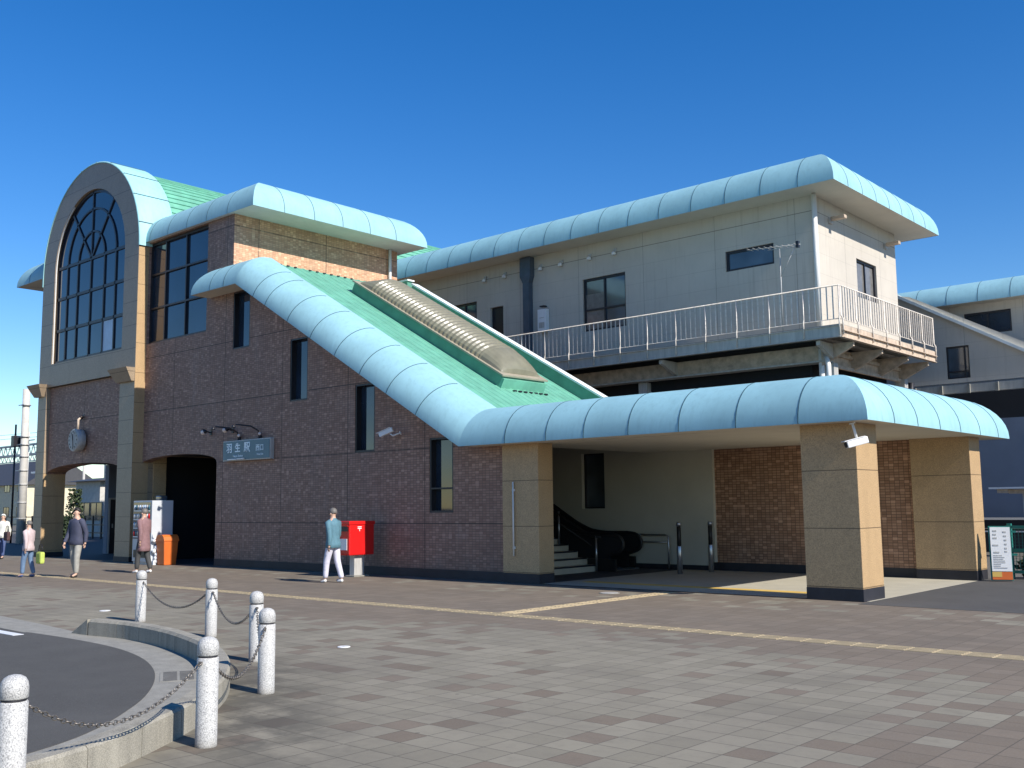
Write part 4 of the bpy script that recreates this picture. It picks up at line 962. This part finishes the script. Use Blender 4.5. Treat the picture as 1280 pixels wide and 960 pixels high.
# post box
PB = thing('post_box', 'red post box with its sunlit side on a grey post against the dark brick wall', 'post box', (-18.74, 15.6, 0))
mb = MB(); mb.bbox(-18.95, -18.54, 15.2, 15.95, .5, 1.28, 'red', .03); mb.bbox(-18.965, -18.525, 15.185, 15.965, 1.2, 1.285, 'red', .015); mb.build('body', PB)
mb = MB(); mb.box(-18.9, -18.59, 15.165, 15.198, 1.05, 1.16, 'frame'); mb.box(-18.92, -18.57, 15.16, 15.199, 1.165, 1.18, 'red'); mb.build('slot', PB)
mb = MB(); mb.box(-18.88, -18.62, 15.188, 15.199, .62, .88, 'white'); mb.build('notice', PB)
mb = MB(); mb.box(-18.538, -18.532, 15.44, 15.56, 1.14, 1.158, 'white'); mb.box(-18.538, -18.532, 15.44, 15.56, 1.105, 1.123, 'white'); mb.box(-18.538, -18.532, 15.492, 15.508, 1.05, 1.105, 'white'); mb.build('postal_mark', PB)
mb = MB(); mb.bbox(-18.83, -18.66, 15.45, 15.75, .03, .5, 'galv', .01); mb.bbox(-18.9, -18.58, 15.38, 15.82, 0.001, .03, 'conc', .006); mb.build('stand', PB)
# vending machine + bin
VM = thing('vending_machine', 'tall white drinks vending machine standing in front of the dark arch by the tower pier', 'vending machine', (-28.4, 15.8, 0))
x0, x1, y0, y1 = -28.95, -27.86, 15.42, 16.12
mb = MB(); mb.bbox(x0, x1, y0+.02, y1, .08, 1.87, 'cabinet', .012); mb.build('cabinet', VM)
mb = MB(); mb.box(x0+.05, x1-.05, y0, y0+.018, .75, 1.82, 'glass_pale'); mb.build('display_window', VM)
for r_ in range(4):
    mb = MB(); z = .82+r_*.255
    mb.box(x0+.08, x1-.08, y0-.012, y0-.002, z-.03, z, 'white')
    for k in range(9):
        xx = x0+.13+k*.105; mb.lathe([(.03, z+.01), (.03, z+.12), (.014, z+.16)], (xx, y0-.0, 0), random.choice(['white', 'beam', 'red', 'sky_blue', 'signblue', 'galv']), 8)
    mb.build('drinks_row', VM)
mb = MB(); mb.box(x0+.1, x1-.1, y0, y0+.018, .2, .42, 'frame'); mb.box(x1-.3, x1-.12, y0-.002, y0+.018, .48, .7, 'galv'); mb.build('pickup_hatch', VM)
mb = MB(); mb.box(x0+.03, x1-.03, y0+.05, y1-.03, 0, .08, 'galv'); mb.build('feet', VM)
g = MB(); g.bbox(-28.25, -27.98, 15.75, 16.0, 1.885, 2.02, 'glass_pale', .04); g.box(-28.2, -28.0, 15.8, 15.95, 1.872, 1.885, 'galv')
tag(rebase(g.build('top_box')), 'small grey box lying on top of the vending machine', 'box')
BN = thing('rubbish_bin', 'orange rubbish bin with domed lid beside the vending machine', 'bin', (-27.5, 15.75, 0))
mb = MB(); 
for a, b, z0, z1 in ((.19, .23, 0, .68),):
    vs = [(-a, -a, z0), (a, -a, z0), (a, a, z0), (-a, a, z0), (-b, -b, z1), (b, -b, z1), (b, b, z1), (-b, b, z1)]
    mb.add(vs, [(0, 3, 2, 1), (4, 5, 6, 7), (0, 1, 5, 4), (1, 2, 6, 5), (2, 3, 7, 6), (3, 0, 4, 7)], 'orange')
mb.build('body', BN, True, bevel=.02)
mb = MB(); P = [(-.24, .68), (-.24, .72), (-.2, .81), (-.12, .87), (.12, .87), (.2, .81), (.24, .72), (.24, .68)]
mb.add([(x, -.24, z) for x, z in P]+[(x, .24, z) for x, z in P], [tuple(range(8)), tuple(range(15, 7, -1))]+[(i, (i+1) % 8, 8+(i+1) % 8, 8+i) for i in range(8)], 'orange'); mb.build('lid', BN, True)
g = MB(); 
for k in range(7): g.sphere((-27.83+random.uniform(-.05, .05), 15.52+random.uniform(-.04, .04), .66+k*.035), .07, 'white', 7, (1, .8, .7))
for k in range(5): g.sphere((-27.80+random.uniform(-.05, .05), 15.52+random.uniform(-.04, .04), .10+k*.1), .08, 'white', 7, (1, .8, .9))
g.box(-27.86, -27.76, 15.47, 15.57, 0, .12, 'white')
tag(rebase(g.build('rubbish_bag')), 'crumpled clear plastic bag of rubbish between the vending machine and orange bin', 'bag')

# ================================================================ BOLLARDS AND CHAINS
BP = [(-5.73, 2.41), (-6.32, 3.95), (-7.68, 5.38), (-9.33, 6.40), (-11.55, 7.25), (-13.95, 7.6)]
BL = ['nearest white granite chain post, at the bottom left edge, only its top showing', 'large white granite chain post in front of the curved kerb', 'white granite chain post standing right of all the others, outside the kerb bend', 'white granite chain post half hidden behind the rightmost post', 'white granite chain post behind the kerb, second from the far end of the chain row', 'farthest white granite chain post, beside the sloping end of the kerb']
proto = None
for i, (x, y) in enumerate(BP):
    if proto is None:
        proto = thing('bollard', BL[0], 'bollard', (x, y, 0), 0, 'white granite posts linked by chains'); r = .073
        mb = MB(); mb.lathe([(r*1.02, -.02), (r, .02), (r, .585), (r-.006, .592)], (0, 0, 0), 'wgranite', 28); mb.build('shaft', proto, True)
        mb = MB(); mb.lathe([(r-.009, .59), (r-.009, .606)], (0, 0, 0), 'plinth', 24); mb.build('neck', proto, True)
        mb = MB(); mb.lathe([(r-.006, .604), (r, .61), (r, .665), (r-.005, .69), (r-.018, .712), (r-.04, .725), (.004, .731)], (0, 0, 0), 'wgranite', 28); mb.build('cap', proto, True)
        o = proto
    else: o = copy_tree(proto)
    o.location = (x, y, 0); o.rotation_euler[2] = i*1.3; o['label'] = BL[i]
CL = ['nearest steel chain, hanging between the bottom left post and the large front post', 'steel chain hanging between the large front post and the rightmost post', 'short steel chain between the rightmost post and the post hidden behind it', 'steel chain sagging between the half hidden post and the second farthest post', 'farthest steel chain, hanging between the two far posts']
def link(mb, c, d, side, L=.046, Wd=.026, r=.0042):
    d = d.normalized(); n_ = side.normalized(); P = []
    for k in range(10):
        a = 2*math.pi*k/10; P.append(c+d*(math.cos(a)*L/2)+n_*(math.sin(a)*Wd/2))
    P += [P[0]]
    pts = [Vector(p) for p in P]; b = d.cross(n_).normalized(); vs = []
    for k in range(10):
        o_ = (P[k]-c).normalized()
        for j in range(5):
            t = 2*math.pi*j/5; vs.append(P[k]+(o_*math.cos(t)+b*math.sin(t))*r)
    mb.add(vs, [(k*5+j, k*5+(j+1) % 5, ((k+1) % 10)*5+(j+1) % 5, ((k+1) % 10)*5+j) for k in range(10) for j in range(5)], 'chain', True)
for i in range(5):
    a = Vector((*BP[i], .56)); b = Vector((*BP[i+1], .56)); d = (b-a); d.normalize(); a += d*.085; b -= d*.085; L_ = (b-a).length; sag = .16+.05*L_
    def cp(t): return a.lerp(b, t)+Vector((0, 0, -sag*4*t*(1-t)))
    n = int((L_+2*sag*sag/L_)/.036); mb = MB(); h = Vector((-d.y, d.x, 0))
    for k in range(n+1):
        t = k/n; e = (cp(min(1, t+.01))-cp(max(0, t-.01))); s_ = h if k % 2 else h.cross(e.normalized())
        link(mb, cp(t), e, s_)
    for q, sg in ((a, 1), (b, -1)): mb.tube([q-d*.02*sg, q+d*.005*sg], .012, 'chain', 8)
    o = mb.build('chain', fix=False); me = o.data; c = (a+b)/2; c.z = .56-sag-.01
    me.transform(Matrix.Translation(-c)); o.location = c; tag(o, CL[i], 'chain', 'chains between the granite posts')

# ================================================================ PEOPLE
def pm(name, c, rough=.8): M[name] = plain(name, c, rough, var=.15, scale=12)
pm('skin_tone', (.52, .33, .24), .55); pm('hair_black', (.02, .016, .014), .5); pm('hair_grey', (.13, .12, .11), .6); pm('jacket_teal', (.085, .185, .235)); pm('trouser_white', (.58, .56, .64))
pm('jacket_navy', (.045, .05, .085)); pm('trouser_grey', (.30, .29, .26)); pm('coat_pink', (.22, .125, .13)); pm('trouser_dark', (.05, .05, .05)); pm('shoe_white', (.7, .7, .7)); pm('shoe_black', (.02, .02, .02))
pm('top_pink', (.5, .40, .40)); pm('jeans', (.12, .19, .30)); pm('top_cream', (.66, .66, .60)); pm('jeans_dark', (.06, .09, .2)); pm('bag_lime', (.42, .50, .10)); pm('bag_brown', (.07, .035, .035))
def skin_mesh(nodes, edges, root, mat, name, parent, sub=2, extra=None):
    names = list(nodes); me = bpy.data.meshes.new(name); me.from_pydata([nodes[k][0] for k in names], [(names.index(a), names.index(b)) for a, b in edges], [])
    ob = bpy.data.objects.new(name, me); COL.objects.link(ob); md = ob.modifiers.new('s', 'SKIN'); ss = ob.modifiers.new('u', 'SUBSURF'); ss.levels = sub; ss.render_levels = sub
    md.use_smooth_shade = True
    for i, k in enumerate(names):
        r_ = nodes[k][1]; me.skin_vertices[0].data[i].radius = (r_, r_) if not isinstance(r_, tuple) else r_; me.skin_vertices[0].data[i].use_root = (k == root)
    dg = bpy.context.evaluated_depsgraph_get(); m2 = bpy.data.meshes.new_from_object(ob.evaluated_get(dg)); bpy.data.objects.remove(ob)
    if extra: extra(m2)
    m2.materials.clear(); m2.materials.append(M[mat])
    for p in m2.polygons: p.use_smooth = True; p.material_index = 0
    o = bpy.data.objects.new(name, m2); COL.objects.link(o); o.parent = parent; return o
def person(loc, rz, h, label, top, bottom, shoe, hair, stride=.16, coat=False, armswing=.12, bag=None, hat=False):
    """faces local -Y; h is the standing height"""
    g = thing('person', label, 'person', loc, rz); k = h/1.7
    def V(x, y, z): return (x*k, y*k, z*k)
    hip, kn, an = .93, .49, .08
    s_ = stride; N = {}
    N['pelvis'] = (V(0, 0, .95), .12*k); N['belly'] = (V(0, -.01, 1.08), .115*k); N['chest'] = (V(0, 0, 1.28), .13*k); N['neck0'] = (V(0, 0, 1.42), .06*k); N['neck'] = (V(0, -.01, 1.49), .05*k); N['head'] = (V(0, -.02, 1.57), .078*k); N['crown'] = (V(0, -.01, 1.655), .065*k)
    E_ = [('pelvis', 'belly'), ('belly', 'chest'), ('chest', 'neck0'), ('neck0', 'neck'), ('neck', 'head'), ('head', 'crown')]
    for sd_, sg in (('l', 1), ('r', -1)):
        f = sg*s_
        N['hip'+sd_] = (V(.09*sg, 0, .88), .085*k); N['knee'+sd_] = (V(.10*sg, -f*.55-.03, .49), .055*k); N['ankle'+sd_] = (V(.10*sg, -f+(.05 if f < 0 else 0), .09), .036*k); N['toe'+sd_] = (V(.11*sg, -f-.13, .04), .03*k)
        E_ += [('pelvis', 'hip'+sd_), ('hip'+sd_, 'knee'+sd_), ('knee'+sd_, 'ankle'+sd_), ('ankle'+sd_, 'toe'+sd_)]
        a = -sg*armswing
        N['sho'+sd_] = (V(.175*sg, 0, 1.37), .055*k); N['elb'+sd_] = (V(.225*sg, -a*.5+.03, 1.10), .04*k); N['wri'+sd_] = (V(.22*sg, -a-.04, .87), .026*k); N['palm'+sd_] = (V(.22*sg, -a-.055, .80), .03*k)
        E_ += [('neck0', 'sho'+sd_), ('sho'+sd_, 'elb'+sd_), ('elb'+sd_, 'wri'+sd_), ('wri'+sd_, 'palm'+sd_)]
    body_parts = MB()
    b = skin_mesh(N, E_, 'pelvis', 'skin_tone', 'body', g, 2)
    # fingers, nose and ears merged into the body mesh
    bm = bmesh.new(); bm.from_mesh(b.data)
    def cone(p, q, r0, r1):
        p, q = Vector(p), Vector(q); d = q-p; m4 = Matrix.Translation((p+q)/2) @ d.to_track_quat('Z', 'Y').to_matrix().to_4x4()
        bmesh.ops.create_cone(bm, cap_ends=True, segments=6, radius1=r0, radius2=r1, depth=d.length, matrix=m4)
    for sd_, sg in (('l', 1), ('r', -1)):
        P = Vector(N['palm'+sd_][0])
        for j, L_ in enumerate((.06, .07, .068, .052)):
            q = P+Vector((0, (-.022+j*.0145)*k, -.02*k)); m_ = q+Vector((-.004*sg, 0, -L_*.55*k)); cone(q, m_, .0085*k, .0075*k); cone(m_, m_+Vector((-.014*sg*k, 0, -L_*.42*k)), .0075*k, .006*k)
        q = P+Vector((0, -.02*k, .01*k)); cone(q, q+Vector((-.008*sg, -.028*k, -.035*k)), .0095*k, .0075*k)
        hd = Vector(N['head'][0]); cone(hd+Vector((.072*sg*k, .01*k, -.01*k)), hd+Vector((.09*sg*k, .015*k, .02*k)), .02*k, .014*k)
    cone(hd+Vector((0, -.07*k, .02*k)), hd+Vector((0, -.10*k, -.012*k)), .009*k, .014*k)
    bm.to_mesh(b.data); bm.free()
    for p in b.data.polygons: p.use_smooth = True
    mb = MB()
    for sg in (1, -1): mb.sphere(tuple(hd+Vector((.028*sg*k, -.078*k, .018*k))), .010*k, 'hair_black', 6)
    mb.build('eyes', g, True); mb = MB(); mb.sphere(tuple(hd+Vector((0, -.077*k, -.038*k))), .014*k, 'coat_pink', 6, (1.4, .5, .4)); mb.build('mouth', g, True)
    # hair
    mb = MB(); c = hd+Vector((0, .015*k, .055*k)); n = 12; vs = []; fs = []
    for i in range(8):
        ph = math.pi*.58*i/7
        for j in range(n):
            t = 2*math.pi*j/n; drop = 1.0
            rr = .098*k; fr = max(0, -math.sin(t)); 
            z = math.cos(ph if fr < .5 else min(ph, 1.15)); q = math.sin(ph if fr < .5 else min(ph, 1.15))
            vs.append((c.x+rr*.92*q*math.cos(t), c.y+rr*q*math.sin(t), c.z+rr*z))
    mb.add(vs, [(i*n+j, i*n+(j+1) % n, (i+1)*n+(j+1) % n, (i+1)*n+j) for i in range(7) for j in range(n)], hair, True); mb.build('hat' if hat else 'hair', g, True)
    # clothes
    T = {q: N[q] for q in N}
    mb = MB(); n = 18; hz = .80 if not coat else .58; rg = []
    prof = [(hz-.0, .185, .145), (hz+.004, .192, .152), (hz+.10, .186, .146), (.98, .168, .128), (1.08, .165, .122), (1.2, .178, .13), (1.32, .19, .128), (1.385, .175, .112), (1.43, .11, .085), (1.465, .07, .066), (1.48, .062, .06)]
    for (z, rx, ry) in prof:
        for j in range(n):
            t = 2*math.pi*j/n; wv = 1+.035*math.sin(3*t+z*9)+.02*math.sin(7*t-z*21)
            cx_ = abs(math.cos(t))**.8*math.copysign(1, math.cos(t)); sy_ = abs(math.sin(t))**.9*math.copysign(1, math.sin(t))
            rg.append(V(rx*wv*cx_, ry*wv*sy_, z))
    mb.add(rg, [(i*n+j, i*n+(j+1) % n, (i+1)*n+(j+1) % n, (i+1)*n+j) for i in range(len(prof)-1) for j in range(n)], top, True)
    for sd_ in 'lr':
        S0, E0, W0 = (Vector(N[q+sd_][0]) for q in ('sho', 'elb', 'wri')); P_ = [S0+Vector((-.05*k*(1 if sd_ == 'l' else -1), 0, .015*k)), S0, S0.lerp(E0, .5), E0, E0.lerp(W0, .5), W0]
        rad = [.07, .076, .066, .058, .052, .046]; m_ = 12
        for i_ in range(5):
            A, B = P_[i_], P_[i_+1]
        vs = []
        for i_, (c_, r_) in enumerate(zip(P_, rad)):
            d_ = (P_[min(i_+1, 5)]-P_[max(i_-1, 0)]).normalized(); e1 = d_.cross(Vector((0, 1, 0))).normalized(); e2 = e1.cross(d_)
            for j in range(m_):
                t = 2*math.pi*j/m_; q_ = 1+.05*math.sin(4*t+i_*2.1); vs.append(c_+(e1*math.cos(t)+e2*math.sin(t))*r_*k*q_)
        mb.add(vs, [(i_*m_+j, i_*m_+(j+1) % m_, (i_+1)*m_+(j+1) % m_, (i_+1)*m_+j) for i_ in range(5) for j in range(m_)], top, True)
        mb.add(vs[:m_], [tuple(range(m_))], top)
    mb.build('coat' if coat else 'jacket', g, True, fix=False)
    C = {'w': (V(0, 0, 1.1), .125*k), 'p': (V(0, 0, .92), .135*k)}; CE = [('w', 'p')]
    for sd_ in 'lr':
        C['h'+sd_] = (N['hip'+sd_][0], .105*k); C['k'+sd_] = (N['knee'+sd_][0], .078*k); ank = Vector(N['ankle'+sd_][0]); C['a'+sd_] = (tuple(ank+Vector((0, 0, .0))), .062*k)
        CE += [('p', 'h'+sd_), ('h'+sd_, 'k'+sd_), ('k'+sd_, 'a'+sd_)]
    skin_mesh(C, CE, 'p', bottom, 'trousers', g, 2)
    for sd_ in 'lr':
        a = Vector(N['ankle'+sd_][0]); C = {'a': (tuple(a+Vector((0, .03*k, -.035*k))), .043*k), 'm': (tuple(a+Vector((0, -.06*k, -.045*k))), .042*k), 't': (tuple(a+Vector((0, -.14*k, -.052*k))), .032*k)}
        skin_mesh(C, [('a', 'm'), ('m', 't')], 'm', shoe, 'shoe', g, 1)
    return g
p3 = person((-17.62, 14.0, 0), R(-80), 1.58, 'person in blue-grey jacket and pale trousers walking past the red post box', 'jacket_teal', 'trouser_white', 'shoe_white', 'hair_grey', .14)
p1 = person((-24.35, 11.55, 0), R(15), 1.66, 'person in a navy jacket and grey trousers standing in front of the tower arch', 'jacket_navy', 'trouser_grey', 'shoe_black', 'hair_black', .06)
p2 = person((-24.55, 13.4, 0), R(-70), 1.62, 'person in a long dusty pink coat and white shoes in front of the vending machine', 'coat_pink', 'trouser_dark', 'shoe_white', 'hair_grey', .12, True)
p0 = person((-25.6, 10.95, 0), R(-60), 1.36, 'person in a pale pink top and blue jeans at the left, beside a lime bag', 'top_pink', 'jeans', 'jeans_dark', 'hair_grey', .1)
p00 = person((-36.2, 14.6, 0), R(40), 1.5, 'person in a cream top and pale hat at the far left edge of the plaza', 'top_cream', 'jeans_dark', 'shoe_black', 'top_cream', .12, hat=True)
def bag(loc, mat, lab, w_=.3, h_=.26):
    g = thing('bag', lab, 'bag', loc)
    mb = MB(); mb.bbox(-w_*.4, w_*.4, -.06, .06, 0, h_*.85, mat, .05); mb.build('pouch', g, True); mb = MB(); mb.tube([(-w_*.3, 0, h_*.85), (-w_*.2, 0, h_*1.35), (w_*.2, 0, h_*1.35), (w_*.3, 0, h_*.85)], .01, 'frame', 6); mb.build('strap', g, True)
bag((-25.15, 11.05, .33), 'bag_lime', 'lime green shopping bag held by the person in the pink top', .34, .34)
bag((-35.6, 14.5, .62), 'bag_brown', 'dark brown shoulder bag carried by the person in the cream top', .4, .36)

# ================================================================ LEFT BACKGROUND
UP = thing('utility_pole', 'tall pale concrete utility pole with clamps just left of the arched tower', 'utility pole', (-52.4, 22, 0))
mb = MB(); mb.tube([(-52.4, 22, -.1), (-52.45, 22, 7.75)], .215, 'pole', 14, r1=.17); mb.build('shaft', UP)
for z in (6.9, 5.3, 4.9, 4.3, 3.6, 2.9, 2.0, 1.2):
    mb = MB(); mb.lathe([(.23, z), (.23, z+.06)], (-52.42, 22, 0), 'galv', 14); mb.box(-52.75, -52.1, 21.75, 21.75, z, z+.05, 'galv'); mb.build('clamp', UP)
mb = MB(); mb.bbox(-53.1, -52.75, 21.6, 21.95, 4.85, 5.4, 'frame', .02); mb.build('junction_box', UP)
mb = MB(); mb.tube([(-53.3, 21.9, -.1), (-53.3, 21.9, 6.0)], .05, 'frame', 8); mb.build('conduit', UP)
g = MB()      # overhead gantry
for x in (-160, -120):
    for dx in (0, .8):
        g.box(x+dx, x+dx+.15, 60, 60.15, 0, 11, 'galv'); g.box(x+dx, x+dx+.15, 60.8, 60.95, 0, 11, 'galv')
    for z in range(0, 11): g.tube([(x+.07, 60.07, z), (x+.87, 60.07, z+1)], .05, 'galv', 4)
for z in (10.6, 9.2): 
    for y in (60, 60.8): g.box(-165, -100, y, y+.16, z, z+.18, 'galv')
for k in range(44):
    x = -165+k*1.5; g.tube([(x, 60.07, 9.2), (x+.75, 60.07, 10.7), (x+1.5, 60.07, 9.2)], .06, 'galv', 4)
tag(rebase(g.build('railway_gantry', fix=False)), 'lattice steel railway gantry spanning the tracks far behind at the left', 'gantry')
g = MB()
for x in (-190, -150):
    for dx in (0, 1): g.box(x+dx, x+dx+.2, 84, 84.2, 0, 13, 'galv')
for z in (12.4, 11.0): g.box(-230, -120, 84, 84.2, z, z+.2, 'galv')
for k in range(60): x = -230+k*1.8; g.tube([(x, 84.1, 11.1), (x+.9, 84.1, 12.4), (x+1.8, 84.1, 11.1)], .07, 'galv', 4)
tag(rebase(g.build('railway_gantry', fix=False)), 'second, more distant lattice railway gantry at the left', 'gantry')
g = MB()
for z in (11.6, 12.5, 9.5): g.tube([(-260, 40+z*2, z+2.5), (-150, 45+z*2, z+1.2), (-45, 42+z*2, z+2.2)], .03, 'frame', 4)
tag(rebase(g.build('overhead_wires')), 'thin overhead railway wires against the sky at the left', 'wires')
def house(name, x0, x1, y0, y1, z, mat, lab, cat='house', roofh=1.2):
    h = thing(name, lab, cat, ((x0+x1)/2, (y0+y1)/2, 0))
    mb = MB(); mb.box(x0, x1, y0, y1, -.1, z, mat); mb.build('wall', h)
    mb = MB(); ym = (y0+y1)/2
    mb.add([(x0-.5, y0-.5, z), (x1+.5, y0-.5, z), (x1+.5, y1+.5, z), (x0-.5, y1+.5, z), (x0-.5, ym, z+roofh), (x1+.5, ym, z+roofh)], [(0, 1, 5, 4), (2, 3, 4, 5), (0, 4, 3), (1, 2, 5), (0, 3, 2, 1)], 'tile_roof'); mb.build('roof', h)
    n = max(2, int((x1-x0)/3.5))
    for k in range(n):
        a = x0+(k+.3)*(x1-x0)/n
        for zz in ([1.0] if z < 4 else [1.0, 3.8]): window(h, 'Y', a, a+1.5, zz, zz+1.1, y0-.04, vm=(a+.75,), fwid=.06, depth=.035, pane='glass_pale')
    return h
house('platform_shelter', -150, -118, 50, 58, 4.6, 'cream', 'long cream station shelter with dark roof far left behind the pole', 'shelter', 3.0)
house('house', -190, -168, 62, 72, 5.2, 'cream', 'cream two storey house with dark roof at the far left edge', 'house', 2.5)
house('house', -215, -196, 66, 76, 5.6, 'white', 'white two storey house far left behind the shelter', 'house', 2.2)
house('relay_hut', -63.6, -60.4, 30, 32.5, 3.4, 'pole', 'pale flat railway hut seen through the tower arch', 'hut', .25)
SLp = thing('platform_lamp', 'slim white lamp post with flat head at the left behind the shelter', 'lamp post', (-83, 36, 0))
mb = MB(); mb.tube([(-83, 36, 0), (-83, 36, 4.6)], .07, 'pole', 8); mb.build('post', SLp); mb = MB(); mb.bbox(-83.9, -82.3, 35.8, 36.2, 4.6, 4.75, 'white', .03); mb.build('lamp_head', SLp)
g = MB()
for k in range(26): x = -78+k*1.0; g.box(x, x+.06, 27.9, 28.0, 0, 1.3, 'frame')
for z in (.3, .75, 1.2): g.box(-78, -52, 27.93, 27.97, z, z+.06, 'frame')
tag(rebase(g.build('railway_fence', fix=False)), 'low dark railing along the tracks behind the arched tower', 'fence')
def bush(x, y, r, h_, lab, n=900):
    t = thing('shrub', lab, 'shrub', (x, y, 0)); mb = MB()
    for k in range(n):
        a = random.uniform(0, 6.283); q = random.random()**.5*r; z = random.random()*h_; q *= .55+.6*math.sin(min(1, z/h_+.15)*2.6)
        p = Vector((math.cos(a)*q, math.sin(a)*q, z)); s_ = .09; u_ = Vector((random.uniform(-1, 1), random.uniform(-1, 1), random.uniform(-1, 1))).normalized()*s_; v_ = u_.cross(Vector((random.uniform(-1, 1), random.uniform(-1, 1), random.uniform(-1, 1)))).normalized()*s_*.6
        mb.add([p-u_, p+v_, p+u_, p-v_], [(0, 1, 2, 3)], 'foliage')
    mb.build('foliage', t, True, fix=False); mb = MB(); mb.tube([(0, 0, 0), (0, 0, h_*.6)], .05, 'frame_brown', 6); mb.build('stem', t, True)
bush(-52.0, 24.5, .38, 2.7, 'dark narrow evergreen shrub seen through the tower arch')
bush(-54.6, 25.2, .4, 1.3, 'low dark shrub beside the evergreen seen through the tower arch')
for i, x in enumerate((-5.9, -5.1)): bush(x, 23.1, .45, .45, ['low dark shrub behind the signboard and green fence', 'low dark shrub at the right edge behind the green fence'][i], 400)
for i, (x, y) in enumerate([(-96, 46), (-104, 44)]):
    P_ = thing('catenary_mast', ['grey overhead line mast behind the tower, left one', 'grey overhead line mast behind the tower, right one'][i], 'mast', (x, y, 0))
    mb = MB(); mb.tube([(x, y, 0), (x, y, 9.5)], .13, 'pole', 8); mb.build('shaft', P_); mb = MB(); mb.box(x-1.6, x+1.6, y-.05, y+.05, 8.6, 8.7, 'galv'); mb.tube([(x-1.5, y, 8.6), (x, y, 7.6)], .04, 'galv', 5); mb.build('crossarm', P_)
